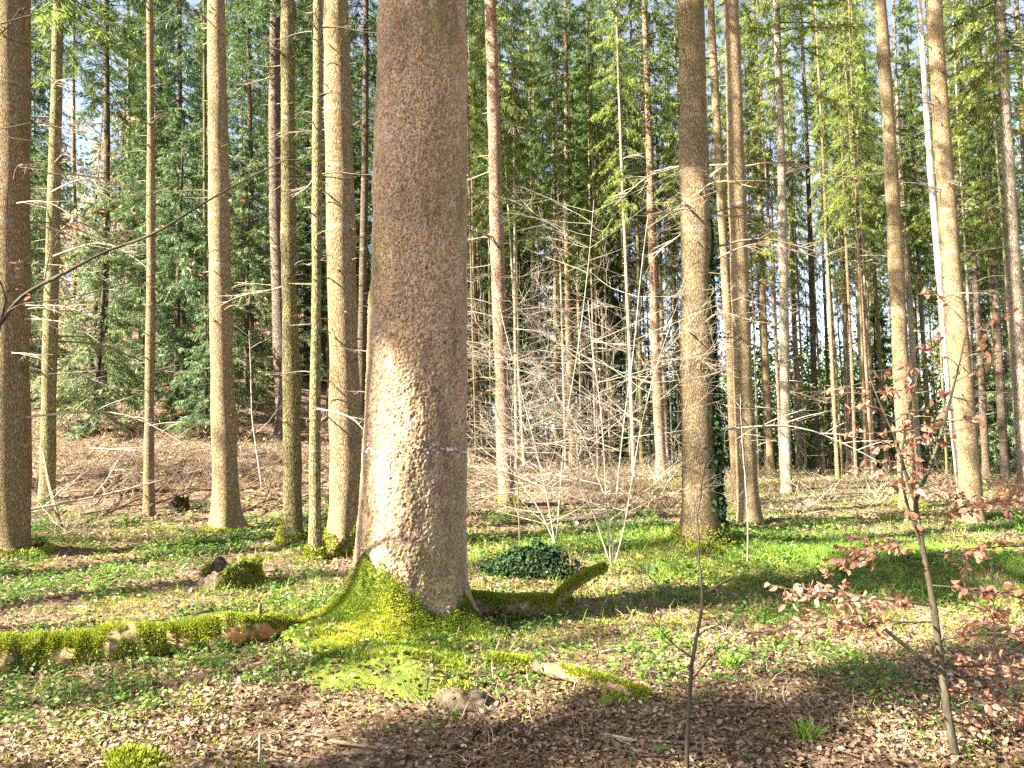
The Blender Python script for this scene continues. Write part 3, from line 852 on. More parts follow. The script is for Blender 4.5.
FAR_TRUNK = {k: [trunk_mesh('trunk', M[k], 26, .15, 400 + 7 * i + j, 10, .8, .7, .3, 3, .035, 2.5) for i in range(2)] for j, k in enumerate(['bark', 'bark_red', 'bark_pale', 'bark_dark', 'bark_green'])}
GEN = []                                                         # px in the frame, distance, root; labelled in a later pass


def far_spruce(px0, px1, w, d, mat, crown, seed, H=26):
    rg = np.random.default_rng(seed)
    p = at(px1, 440, d); p[2] = float(G(p[0], p[1]))
    top = at(px0, 0, d)
    root = empty('spruce_tree', p, 'thin far spruce', 'spruce tree', 'slim far spruces of the wood')
    root.rotation_mode = 'QUATERNION'; root.rotation_quaternion = lean_quat(top - p) @ Matrix.Rotation(rg.uniform(0, 6.28), 3, 'Z').to_quaternion()
    r0 = w * d / F / 2 / .95
    s = H / 26
    t = link('trunk', FAR_TRUNK[mat][seed % 2], root); t.scale = (r0 / .15, r0 / .15, s)
    c = link('crown', {'light': CROWN_LIGHT, 'top': CROWN_LIGHT, 'full': CROWN_FULL, 'mid': CROWN}[crown][seed % (4 if crown in ('light', 'top') else 3 if crown == 'full' else 5)], root)
    k = rg.uniform(.8, 1.1) * (1 if crown != 'top' else .25 if (630 < px0 < 665 or 770 < px0 < 835) else .6); c.scale = (k, k, s * rg.uniform(.92, 1.05))
    for hz, az, kd, sc in rnd_dead(5 if d < 38 else 0, 2, 11, seed + 50, range(8), (.8, 1.4)):
        b = link('dead_branch', DEAD[kd], root); a = math.radians(az)
        b.location = (r0 * .8 * math.cos(a), r0 * .8 * math.sin(a), hz); b.rotation_euler = (0, 0, a); b.scale = (sc,) * 3
    GEN.append((px1 + (px0 - px1) * .35, d, root, 'spruce'))
    return root


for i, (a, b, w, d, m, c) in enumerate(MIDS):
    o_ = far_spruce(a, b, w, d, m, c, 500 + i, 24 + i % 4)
    if b > 760:
        for ch in o_.children:
            if ch.name.startswith('crown'): ch.scale = (.72, .72, ch.scale[2])

# ---- the dense wood behind
rg = np.random.default_rng(21)
n_ = 0
pts = []
for px_, d_ in ((470, 47), (488, 43), (505, 52), (522, 45), (536, 50), (548, 43), (575, 48), (596, 44), (622, 47), (690, 52), (650, 60)):
    pts.append(((px_ - 512) / F * d_, d_)); far_spruce(px_ - 8, px_, .18 * F / d_, d_, 'bark_dark', 'full', 680 + len(pts), 28 + len(pts) % 3)
while n_ < 100:
    px = rg.uniform(-140, 1160)
    if px > 640:
        d = rg.uniform(38, 80)
        if rg.random() < .62: continue
    elif px > 440: d = rg.uniform(38, 70)
    else: d = rg.uniform(34, 75)
    x = (px - 512) / F * d
    if any((x - q[0]) ** 2 + (d - q[1]) ** 2 < 2.2 ** 2 for q in pts): continue
    if 52 < px < 122 or 636 < px < 672 or 775 < px < 850: continue
    pts.append((x, d))
    leanpx = (px - 512) * -.035 - 10 + rg.normal(0, 4)
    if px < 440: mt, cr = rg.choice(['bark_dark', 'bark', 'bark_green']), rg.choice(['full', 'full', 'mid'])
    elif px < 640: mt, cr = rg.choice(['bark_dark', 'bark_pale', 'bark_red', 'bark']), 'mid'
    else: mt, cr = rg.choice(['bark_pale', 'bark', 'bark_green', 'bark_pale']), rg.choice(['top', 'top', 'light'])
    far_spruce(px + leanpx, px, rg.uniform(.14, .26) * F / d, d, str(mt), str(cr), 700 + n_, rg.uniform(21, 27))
    n_ += 1

rg = np.random.default_rng(31)
for i in range(104):
    for _ in range(50):
        px, d = rg.uniform(462, 1030), rg.uniform(25, 54)
        x = (px - 512) / F * d
        if not any((x - q[0]) ** 2 + (d - q[1]) ** 2 < .8 ** 2 for q in pts): break
    pts.append((x, d))
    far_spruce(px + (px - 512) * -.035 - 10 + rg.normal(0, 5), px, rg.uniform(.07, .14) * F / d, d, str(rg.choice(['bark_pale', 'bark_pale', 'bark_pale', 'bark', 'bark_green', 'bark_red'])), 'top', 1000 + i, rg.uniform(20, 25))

# ---- young spruces with boughs to the ground
YG = [(175, 24.5, 0, 1.0, 'drooping blue green young spruce, broadest beside the thin straight pole'), (95, 22, 1, .95, 'young spruce with low boughs over the leafy slope behind the branch heap'),
      (140, 30, 0, 1.15, 'tall young spruce behind the blue green drooping one'), (245, 27, 0, .95, 'young spruce with bright bough tips behind the tall flared spruce'),
      (205, 33, 0, 1.2, 'tall dark young spruce deep in the slope wood'), (38, 31, 0, 1.0, 'shaded young spruce behind the slim yellowish spruce'),
      (15, 26, 1, 1.1, 'young spruce partly hidden by the stout brown trunk'), (310, 33, 0, 1.15, 'dark young spruce filling the gap behind the close pair'),
      (205, 21.5, 2, .75, 'small young spruce at the foot of the leafy slope'), (350, 36, 0, 1.2, 'dark young spruce glimpsed beside the broad ringed trunk'),
      (560, 44, 0, 1.3, 'dark young spruce in the deep shade behind the pinkish trunk'), (610, 46, 0, 1.3, 'dark young spruce deep behind the multi-stemmed bare sapling'),
      (500, 48, 0, 1.3, 'dark young spruce just past the broad ringed trunk'), (1000, 33, 1, 1.2, 'young spruce behind the stout leaning trunk'),
      (880, 42, 1, 1.2, 'small distant young spruce between pale stems past the grass')]
for i, (px, d, k, sc, lab) in enumerate(YG):
    p = at(px, 440, d); p[2] = float(G(p[0], p[1])) - .05
    r = empty('young_spruce', p, lab, 'young spruce', 'young spruces under the tall wood')
    r.rotation_euler = (0, 0, i * 2.1); r.scale = (sc,) * 3
    link('trunk', YOUNG_TRUNK[k], r); link('crown', YOUNG[k], r)

# ---- unseen spruces added beside the view so their crowns shade the clearing
def shades(P, h):
    """where a crown centred h above the ground stands to shade P"""
    q = np.array(P) + SUN * ((h - P[2]) / SUN[2])
    return q[0], q[1]


CROWN_SHADE = [crown_mesh('crown', [M['needle'], M['bark_dark']], 12, 26, 2.0, 120 + k, spacing=.34, per=9, tw=30, wd=.11, keep=.95) for k in range(2)]  # crowns thickened so the added spruces cast fuller shade
SHADE_TREES = [(*shades((-.8, 6.5, 4.6), 16.5), 15.1, .62), (*shades((2.7, 11.1, 8.2), 20), 17.6, .5), (*shades((-.4, 3.7, 0), 15), 9.5, .5),
        (*shades((-2.6, 4.6, 0), 16), 11, .55), (*shades((-4.2, 7.6, 0), 16), 12, .5), (*shades((3.6, 4.4, 0), 17), 12, .4), (*shades((-5.6, 13.4, 9.5), 22), 19, .5),
        (*shades((-6.9, 11.2, 3.2), 18), 14, .5), (*shades((-2.4, 11.0, 3.0), 18), 14, .4), (*shades((2.7, 11.1, 2.6), 17), 14.5, .3), (*shades((-7, 18.5, 1.0), 17), 12, .8), (*shades((-3.2, 19.5, 1.0), 18), 12, .8), (*shades((8.6, 16, 3), 18), 14, .5)]
for i, (x, y, h0, wf) in enumerate(SHADE_TREES):
    p = (x, y, float(G(x, y)))
    r = empty('spruce_tree', p, 'tall spruce beside the clearing, unseen and added for its shade', 'spruce tree', 'spruces added out of view for their shade')
    t = link('trunk', FAR_TRUNK['bark'][i % 2], r); t.scale = (1.0, 1.0, 1)
    c = link('crown', CROWN_SHADE[i % 2] if i < 3 else CROWN_HIGH[0], r); c.rotation_euler = (0, 0, i * 1.3)
    zf = (26 - h0) / 14.0
    if i >= 3: zf = (26 - h0) / 12
    c.scale = (wf, wf, zf); c.location = (0, 0, h0 - (12 if i < 3 else 16) * zf)


# ------------------------------------------------------------------ bare saplings and shrubs
def grow(mb, rg, p, d, L, r, depth, n=7, wander=.25, kids=(3, 6), up=.1, tips=None, spread=.8, shrink=.5, flat=1.0, seg=5):
    pts = [np.array(p, float)]; d = unit(d)
    for k in range(n):
        d = unit(d + rg.normal(0, wander / n ** .5, 3) * [1, 1, flat] + [0, 0, up / n])
        pts.append(pts[-1] + d * L / n)
    pts = np.array(pts); s = np.linspace(0, 1, n + 1)
    mb.tube(pts, r * (1 - .75 * s) + .0006, seg if depth > 0 else 3, cap=False, tint=rg.random())
    if tips is not None and depth <= 1:
        for u in rg.uniform(.25, 1, max(3, int(L * (24 if L < .45 else 14)))):
            tips.append((np.array([np.interp(u, s, pts[:, c]) for c in range(3)]), d))
    if depth > 0:
        for _ in range(rg.integers(*kids)):
            u = rg.uniform(.3, .98)
            q = np.array([np.interp(u, s, pts[:, c]) for c in range(3)])
            i = min(int(u * n), n - 1); t = unit(pts[i + 1] - pts[i])
            o = rg.normal(0, 1, 3) * [1, 1, flat]; o = unit(o - t * (o @ t))
            grow(mb, rg, q, t * (1 - spread * .5) + o * spread, L * shrink * rg.uniform(.6, 1.2) * (1.1 - .4 * u), r * (1 - .7 * u) * .6, depth - 1, max(4, n - 1), wander, kids, up, tips, spread, shrink, flat, max(3, seg - 1))
    return pts


def path3(pix, Y):
    """pixels at a given distance -> points"""
    return np.array([at(a, b, y) for (a, b), y in zip(pix, Y)])


def smooth_path(P, n):
    P = np.asarray(P, float); t = np.linspace(0, 1, len(P)); u = np.linspace(0, 1, n)
    Q = np.stack([np.interp(u, t, P[:, c]) for c in range(3)], 1)
    for _ in range(3):
        Q[1:-1] = (Q[:-2] + 2 * Q[1:-1] + Q[2:]) / 4
    return Q


def beech_leaves(mb, tips, rg, L=(.045, .07), droop=.6, per=1.0):
    B = np.array([t[0] for t in tips]); n = len(B)
    keep = rg.random(n) < per; B = B[keep]; n = len(B)
    D = np.array([t[1] for t in tips])[keep]
    d = unit(D + rg.normal(0, .7, (n, 3)) - [0, 0, droop])
    nr = unit(rg.normal(0, .7, (n, 3)) + [0, -.3, .8])
    l = rg.uniform(*L, n)
    mb.leaves(B, d, nr, l, l * rg.uniform(.32, .75, n), np.clip(rg.normal(.5, .25, n), 0, 1), rg.uniform(-.5, .8, n))


def copper_beech():
    rg = np.random.default_rng(8)
    foot = gpix(957, 760); y0 = foot[1]
    root = empty('beech_sapling', foot, 'young beech sapling hung with withered copper leaves, forked dark stem', 'sapling')
    off = foot
    P = path3([(957, 764), (950, 730), (944, 690), (940, 660), (936, 620), (930, 585), (924, 555), (918, 525), (915, 500)], [y0] * 9) - off
    st = smooth_path(P, 26); mb = MB(); s = np.linspace(0, 1, 26)
    mb.tube(st, .021 * (1 - .5 * s) + .001, 9, noise=.12, ns=30)
    mb.build('stem', M['beech_bark'], root)
    forks = [([(915, 500), (904, 470), (897, 440), (880, 405), (868, 372)], .009), ([(915, 502), (935, 455), (945, 420), (958, 370), (968, 325)], .010), ([(922, 548), (905, 500), (900, 470), (905, 420), (925, 350)], .007)]
    tips = []
    for pix, r in forks:
        q = smooth_path(path3(pix, y0 + np.linspace(0, rg.uniform(-.25, .35), len(pix))) - off, 14)
        b = MB(); b.tube(q, r * (1 - .8 * np.linspace(0, 1, 14)) + .001, 6)
        for u in np.linspace(.15, 1, 15):
            i = int(u * 13)
            grow(b, rg, q[i], [rg.uniform(-1, 1), rg.uniform(-1, .6), rg.uniform(-.1, .4)], .22 * rg.uniform(.5, 1.2), .0028, 1, 5, .4, (1, 3), 0, tips, .9, .5, .4)
        b.build('branch', M['beech_bark'], root)
    # the broken side stub and level sprays of leaves
    q = smooth_path(path3([(941, 674), (925, 662), (905, 645), (892, 636), (884, 628)], [y0, y0 - .03, y0 - .06, y0 - .08, y0 - .1]) - off, 10)
    b = MB(); b.tube(q, np.linspace(.013, .009, 10), 7, noise=.15, ns=30); b.build('branch', M['beech_bark'], root)
    sprays = [((936, 622), (772, 632), .0045), ((934, 606), (800, 596), .004), ((938, 640), (1050, 632), .005), ((924, 556), (1060, 545), .005), ((930, 585), (1050, 605), .004), ((921, 540), (850, 556), .004),
              ((941, 668), (1060, 668), .004), ((944, 690), (1030, 715), .004), ((889, 633), (830, 618), .004), ((918, 520), (1010, 500), .004), ((948, 720), (1010, 742), .003)]
    for (a, c, r) in sprays:
        dep = y0 + rg.uniform(-.5, .5)
        q = smooth_path(np.array([at(*a, y0), at((a[0] + c[0]) / 2, (a[1] + c[1]) / 2 - 4, (y0 + dep) / 2), at(*c, dep)]) - off, 12)
        b = MB(); b.tube(q, r * (1 - .8 * np.linspace(0, 1, 12)) + .0008, 5)
        tp = []
        for u in np.linspace(.12, 1, 14):
            i = int(u * 11); dd = q[min(i + 1, 11)] - q[i - 1]
            grow(b, rg, q[i], unit(dd) + np.array([0, rg.choice([-1, 1]) * .9, rg.uniform(-.15, .15)]), .2 * rg.uniform(.5, 1.4), .0022, 1, 5, .35, (2, 4), 0, tp, .8, .5, .25)
        b.build('branch', M['beech_bark'], root)
        tips += tp
    lf = MB(); beech_leaves(lf, tips, rg, (.024, .054), .45, 1.0)
    lf.build('leaves', M['beech_leaf'], root)


copper_beech()


def stem_sapling(label, pix, r, seed, mat='beech_bark', side=6, L=.4, Y=None, leaves=0, depth=1, name='bare_sapling', up=.2, flat=.8):
    rg = np.random.default_rng(seed)
    foot = gpix(*pix[0]) if Y is None else np.array([*at(pix[0][0], 440, Y)[:2], 0])
    foot[2] = float(G(foot[0], foot[1]))
    y0 = foot[1]
    root = empty(name, foot, label, 'sapling')
    P = path3(pix, [y0] * len(pix)) - foot; P[0] = (0, 0, -.05)
    n = 6 * len(pix); q = smooth_path(P, n); s = np.linspace(0, 1, n)
    q = q + rg.normal(0, .004, (n, 3)) * s[:, None]
    mb = MB(); mb.tube(q, r * (1 - .8 * s) + .001, 7, noise=.1, ns=30); mb.build('stem', M[mat], root)
    tips = []
    for u in np.sort(rg.uniform(.25, .98, side)):
        i = int(u * (n - 1)); b = MB()
        grow(b, rg, q[i], [rg.choice([-1, 1]) * rg.uniform(.5, 1), rg.uniform(-.8, .8), rg.uniform(.1, .8)], L * rg.uniform(.5, 1.3), r * .38 * (1 - .5 * u), depth, 6, .4, (2, 5), up, tips, .8, .5, flat)
        b.build('branch', M[mat], root)
    if leaves:
        lf = MB(); beech_leaves(lf, tips, rg, per=leaves); lf.build('leaves', M['beech_leaf'], root)
    return root


stem_sapling('thin bare dark sapling with a few crooked side twigs, rooted in the leaf litter', [(686, 772), (688, 720), (692, 660), (698, 630), (703, 600), (699, 560), (698, 510), (706, 460)], .0115, 31, 'beech_bark', 7, .45)
stem_sapling('straw-thin upright stem between the dark sapling and the grass', [(747, 566), (748, 530), (746, 490), (742, 440), (740, 395)], .009, 32, 'twig_pale', 4, .5)
stem_sapling('hair-thin twig of a sapling beside the copper-leaved beech', [(992, 672), (994, 630), (993, 590), (990, 540)], .005, 33, 'twig_brown', 4, .2, None, .3)
stem_sapling('thin grey sapling standing before the mossy root mound', [(520, 566), (519, 520), (517, 470), (512, 420), (510, 380)], .007, 34, 'twig_brown', 4, .5)
stem_sapling('short crooked dead stem leaning on the leafy slope', [(263, 492), (258, 460), (252, 420), (251, 375), (249, 330)], .022, 35, 'twig_pale', 5, .8)


def pale_sapling():
    """several bare pale stems from one foot, sprays of fine twigs"""
    rg = np.random.default_rng(14)
    foot = gpix(611, 566); y0 = foot[1]
    root = empty('bare_sapling', foot, 'multi-stemmed bare sapling with sprays of pale sunlit twigs', 'sapling')
    stems = [([(611, 568), (609, 540), (606, 500), (604, 450), (600, 400), (592, 350), (588, 300)], .011, 0), ([(611, 566), (614, 530), (618, 480), (624, 420), (634, 350), (640, 280), (648, 215)], .012, .2), ([(614, 566), (624, 530), (632, 480), (640, 430), (655, 370), (672, 320)], .009, -.3),
             ([(609, 560), (596, 520), (580, 480), (556, 450), (530, 440), (505, 452)], .010, -.4), ([(606, 500), (585, 440), (560, 400), (540, 370), (520, 350)], .008, -.2)]
    for pix, r, dy in stems:
        q = smooth_path(path3(pix, y0 + np.linspace(0, dy, len(pix))) - foot, 30); s = np.linspace(0, 1, 30)
        b = MB(); b.tube(q, r * (1 - .8 * s) + .0012, 7, noise=.1, ns=20); b.build('stem', M['twig_pale'], root)
        for u in np.sort(rg.uniform(.22, 1, 18)):
            i = int(u * 29); b = MB()
            sx = rg.choice([-1, 1], p=[.62, .38])
            grow(b, rg, q[i], [sx * rg.uniform(.7, 1.1), rg.uniform(-.7, .7), rg.uniform(-.1, .7)], rg.uniform(.6, 1.6), r * .52 * (1 - .5 * u), 2, 8, .26, (4, 8), .16, None, .75, .5, .45)
            b.build('branch', M['twig_pale'], root)


pale_sapling()


def hanging_beech():
    rg = np.random.default_rng(17)
    foot = np.array([-4.95, 5.9, float(G(-4.95, 5.9))])
    root = empty('beech_tree', foot, 'bare young beech reaching one long thin branch with few curled leaves into the clearing', 'tree')
    q = smooth_path(np.array([[0, 0, -.1], [.02, .02, .8], [.05, 0, 1.6], [.02, .05, 3], [-.1, .1, 5], [-.1, .2, 7.5]]), 30)
    mb = MB(); mb.tube(q, .055 * (1 - .75 * np.linspace(0, 1, 30)) + .003, 10, noise=.08, ns=12); mb.build('trunk', M['beech_bark'], root)
    br = [([(-130, 400), (-60, 385), (-5, 335), (15, 300), (40, 285), (75, 268), (110, 248), (150, 238), (195, 208), (235, 185), (285, 160)], .017, [5.9, 5.6, 5.3, 5.2, 5.1, 5.0, 5.0, 4.9, 4.9, 4.8, 4.8]),
          ([(8, 312), (20, 304), (60, 300), (110, 288), (165, 272), (215, 250)], .006, [5.2, 5.2, 5.1, 5.0, 5.1, 5.2]), ([(-2, 335), (6, 300), (0, 280), (-20, 270)], .008, [5.3, 5.2, 5.2, 5.2]), ([(44, 283), (48, 262), (52, 240)], .004, [5.1, 5.1, 5.1])]
    tips = []
    for pix, r, Y in br:
        q = smooth_path(path3(pix, Y) - foot, 34); n = 34; s = np.linspace(0, 1, n)
        if r > .01: q[0] = (.03, 0, q[0][2])
        b = MB(); b.tube(q, r * (1 - .82 * s) + .0012, 7, noise=.1, ns=25)
        for u in np.linspace(.3, 1, 6 if r > .005 else 2):
            i = int(u * (n - 1)); t = unit(q[min(i + 1, n - 1)] - q[i - 1])
            grow(b, rg, q[i], t + rg.normal(0, .4, 3), rg.uniform(.12, .4), .0028, 1, 6, .35, (1, 4), .05, tips, .7, .5, .6)
        b.build('branch', M['beech_bark'], root)
    lf = MB(); beech_leaves(lf, tips, rg, (.03, .055), .5, .22); lf.build('leaves', M['beech_leaf'], root)
    # its crown above the frame
    b = MB()
    for k in range(14):
        grow(b, rg, [-.1, .1, 3.6 + k * .28], [rg.uniform(-1, 1), rg.uniform(-1, 1), .7], 1.4, .012, 2, 7, .3, (2, 5), .15, None, .7, .5)
    b.build('crown', M['beech_bark'], root)


hanging_beech()


def leaning_sapling():
    rg = np.random.default_rng(24)
    foot = gpix(556, 548); y0 = foot[1]
    root = empty('bare_sapling', foot, 'pale bare sapling leaning over toward the pinkish spruce in a fan of twigs', 'sapling')
    for pix, r, dy in (([(556, 550), (548, 500), (534, 440), (518, 380), (500, 310), (488, 240)], .011, -.3), ([(556, 550), (560, 490), (566, 420), (578, 350), (588, 270), (594, 200)], .010, .3), ([(557, 548), (540, 510), (512, 470), (486, 440)], .010, .1)):
        q = smooth_path(path3(pix, y0 + np.linspace(0, dy, len(pix))) - foot, 30); s = np.linspace(0, 1, 30)
        b = MB(); b.tube(q, r * (1 - .8 * s) + .0012, 7, noise=.1, ns=20); b.build('stem', M['twig_pale'], root)
        for u in np.sort(rg.uniform(.22, 1, 18)):
            i = int(u * 29); b = MB()
            grow(b, rg, q[i], [rg.choice([-1, 1], p=[.6, .4]) * rg.uniform(.7, 1.1), rg.uniform(-.7, .7), rg.uniform(-.05, .8)], rg.uniform(.6, 1.5), r * .52 * (1 - .5 * u), 2, 8, .26, (4, 8), .16, None, .75, .5, .45)
            b.build('branch', M['twig_pale'], root)


leaning_sapling()


def white_pole():
    rg = np.random.default_rng(3)
    p = gpix(964, 508)
    root = empty('dead_pole', p, 'slim white dead pole leaning beside the stout leaning spruce', 'dead tree')
    q = smooth_path(path3([(964, 512), (959, 470), (949, 380), (941, 290), (932, 190), (925, 90), (919, 0), (908, -140)], [p[1]] * 8) - p, 40)
    mb = MB(); mb.tube(q, np.linspace(.10, .045, 40), 12, noise=.1, ns=6)
    mb.build('trunk', mat_rough('bleached_wood', [(.3, (.26, .22, .16)), (.5, (.46, .41, .33)), (.75, (.66, .61, .52))], 9, .8, .004, (1, 1, .25)), root)
    for k in range(7):
        b = link('dead_branch', DEAD[(3, 6, 0)[k % 3]], root); i = rg.integers(8, 38); b.location = q[i]; b.rotation_euler = (0, 0, rg.uniform(0, 6.28)); b.scale = (.8,) * 3


white_pole()

# ---- bare shrubs
SHRUB = []
for k in range(6):
    rg = np.random.default_rng(610 + k); mb = MB()
    for _ in range(9):
        a = rg.uniform(0, 2 * PI)
        grow(mb, rg, [rg.normal(0, .08), rg.normal(0, .08), -.03], [math.cos(a) * .7, math.sin(a) * .7, rg.uniform(.4, 1.4)], rg.uniform(.7, 1.5), .008, 2, 6, .4, (3, 6), -.05, None, .8, .5)
    SHRUB.append(mb.mesh('bare_shrub', M['twig_pale' if k % 3 == 0 else 'twig_brown']))
rg = np.random.default_rng(15)
spots = [(rg.uniform(455, 830), rg.uniform(15.5, 25)) for _ in range(22)] + [(rg.uniform(60, 390), rg.uniform(14.5, 24)) for _ in range(26)] + [(rg.uniform(820, 1030), rg.uniform(17, 26)) for _ in range(12)] + [(rg.uniform(20, 90), rg.uniform(10, 13)) for _ in range(3)]
for i, (px, d) in enumerate(spots):
    p = at(px, 440, d); p[2] = float(G(p[0], p[1]))
    o = link('bare_shrub', SHRUB[i % 6]); o.location = p; o.rotation_euler = (0, 0, i * 2.4); sc = rg.uniform(.55, 1.15) * (1 if px > 440 else .75); o.scale = (sc, sc, sc * rg.uniform(.6, 1))
    tag(o, 'bare shrub', 'shrub', 'bare shrubs under the spruces')
    GEN.append((px, d, o, 'shrub'))


for i, (px, d, h, lab) in enumerate([(88, 30, 11, 'bare beech with a haze of beige twigs on the slope behind the slim yellowish spruce'), (112, 38, 13, 'farther bare beech with beige twigs high on the slope')]):
    rg = np.random.default_rng(70 + i)
    p = at(px, 440, d); p[2] = float(G(p[0], p[1]))
    root = empty('beech_tree', p, lab, 'tree', 'bare beeches on the slope')
    q = smooth_path(np.array([[0, 0, -.2], [.1, 0, h * .3], [-.1, 0, h * .6], [.1, 0, h]]), 24); b = MB(); b.tube(q, np.linspace(.13, .015, 24), 8); b.build('trunk', M['beech_bark'], root)
    b = MB(); tips = []
    for k in range(46):
        u = rg.uniform(.18, .98); j = int(u * 23); a = rg.uniform(0, 2 * PI)
        grow(b, rg, q[j], [math.cos(a), math.sin(a), rg.uniform(.1, .8)], rg.uniform(1.2, 2.6) * (1.15 - .6 * u), .02, 2, 6, .35, (4, 7), .1, tips, .7, .5, .8)
    b.build('crown', M['twig_pale'], root)
    lf = MB(); beech_leaves(lf, tips, rg, (.08, .13), .5, .35); lf.build('leaves', mat_leaf('withered_leaf', [(0, (.36, .22, .12)), (1, (.62, .45, .28))], .4, .5, 0, .2, 0), root)

# ------------------------------------------------------------------ fallen wood, stumps, mounds
def moss_on_path(q, r, rg, n, parent, top=.2, name='moss', cover=.5, seed=0, fade=9):
    """moss tips on the upper side of a lying stem"""
    mb = MB(); m = len(q)
    u = rg.random(n); a = rg.normal(PI / 2, .75, n)
    P = np.stack([np.interp(u, np.linspace(0, 1, m), q[:, c]) for c in range(3)], 1)
    rr = np.interp(u, np.linspace(0, 1, m), r)
    T = unit(np.stack([np.interp(u, np.linspace(0, 1, m), np.gradient(q[:, c])) for c in range(3)], 1))
    A = unit(np.cross(T, [0, 0, 1.0])); Z = np.cross(A, T)
    nrm = A * np.cos(a)[:, None] + Z * np.sin(a)[:, None]
    B = P + nrm * rr[:, None]
    ok = vn(B[:, 0] * 5, B[:, 1] * 5, B[:, 2] * 5, seed) * .75 + .25 * vn(B[:, 0] * 21, B[:, 1] * 21, B[:, 2] * 21, seed + 1) + .25 * np.sin(a) - .62 * sstep(fade - .15, fade + .05, u) > 1 - cover
    B, nrm = B[ok], nrm[ok]; k = len(B)
    d = unit(nrm + rg.normal(0, .55, (k, 3)))
    mb.blades(B - nrm * .004, d, unit(np.cross(d, rg.normal(0, 1, (k, 3)))), rg.uniform(.016, .045, k), rg.uniform(.005, .011, k), np.clip(rg.normal(.5, .24, k), 0, 1))
    mb.build(name, M['moss'], parent)


def log_left():
    rg = np.random.default_rng(41)
    P = np.array([[*gpix(-60, 676)[:2]], [*gpix(60, 668)[:2]], [*gpix(165, 655)[:2]], [*gpix(235, 646)[:2]], [*gpix(295, 634)[:2]]])
    P = np.column_stack([P, G(P[:, 0], P[:, 1]) + [.08, .09, .095, .105, .06]])
    o = P[2].copy(); root = empty('fallen_log', o, 'long mossy fallen log with a broken orange end, lying toward the broad spruce', 'log')
    q = smooth_path(P - o, 60); r = np.interp(np.linspace(0, 1, 60), [0, .3, .55, .8, 1], [.125, .12, .105, .095, .06]); r = r * (1 + .12 * np.sin(np.linspace(0, 20, 60)))
    q[1:-1] += rg.normal(0, .010, (58, 3)); r = r * (1 + .04 * rg.normal(0, 1, 60)); mb = MB(); mb.tube(q, r, 30, noise=.34, ns=12)
    mb.build('trunk', mat_rough('tan_log_wood', [(.3, (.09, .055, .022)), (.5, (.32, .225, .10)), (.75, (.56, .43, .21))], 24, .92, .012, (.5, 1, 1)), root)
    i0 = 44
    qq = q[i0:58] + np.array([.0, -.035, -.012]); b = MB(); b.tube(qq, r[i0:58] * .82, 16, noise=.4, ns=14)
    b.build('broken_wood', M['wood_orange'], root)
    moss_on_path(q, r, rg, 90000, root, cover=1.12, seed=4, fade=.62)
    b = MB(); b.tube(np.array([q[50], q[50] + [.0, -.01, .12], q[50] + [.01, -.02, .20]]), [.025, .02, .012], 7, noise=.2, ns=20); b.build('stub', M['log_bark'], root)


def log_behind():
    rg = np.random.default_rng(42)
    P = np.array([gpix(455, 618), gpix(500, 618), gpix(545, 616), gpix(570, 612)]); P[:, 2] = G(P[:, 0], P[:, 1]) + [.09, .10, .08, .05]
    o = P[1].copy(); root = empty('fallen_log', o, 'short mossy log behind the broad spruce with an upturned crooked limb', 'log')
    q = smooth_path(P - o, 30); r = np.linspace(.115, .07, 30) * (1 + .1 * np.sin(np.linspace(0, 12, 30)))
    mb = MB(); mb.tube(q, r, 18, noise=.3, ns=9); mb.build('trunk', M['log_bark'], root)
    y = P[2][1]
    lq = smooth_path(path3([(548, 612), (560, 598), (575, 583), (590, 574), (606, 568)], [y, y, y, y + .1, y + .2]) - o, 16)
    b = MB(); b.tube(lq, np.linspace(.06, .032, 16), 12, noise=.25, ns=14); b.build('limb', M['log_bark'], root)
    moss_on_path(q, r, rg, 20000, root, cover=.8, seed=7)
    moss_on_path(lq, np.linspace(.06, .032, 16), rg, 8000, root, cover=.75, seed=8)


def log_low():
    rg = np.random.default_rng(43)
    P = np.array([gpix(488, 668), gpix(540, 676), gpix(600, 692), gpix(648, 704)]); P[:, 2] = G(P[:, 0], P[:, 1]) + [.03, .05, .05, .03]
    o = P[1].copy(); root = empty('fallen_log', o, 'thin dark rotting log half sunk in leaves, sloping away from the rotten stump', 'log')
    q = smooth_path(P - o, 30); r = np.linspace(.048, .034, 30)
    mb = MB(); mb.tube(q, r, 16, noise=.3, ns=10); mb.build('trunk', M['log_bark'], root)
    moss_on_path(q, r, rg, 9000, root, cover=.42, seed=9)


log_left(); log_behind(); log_low()


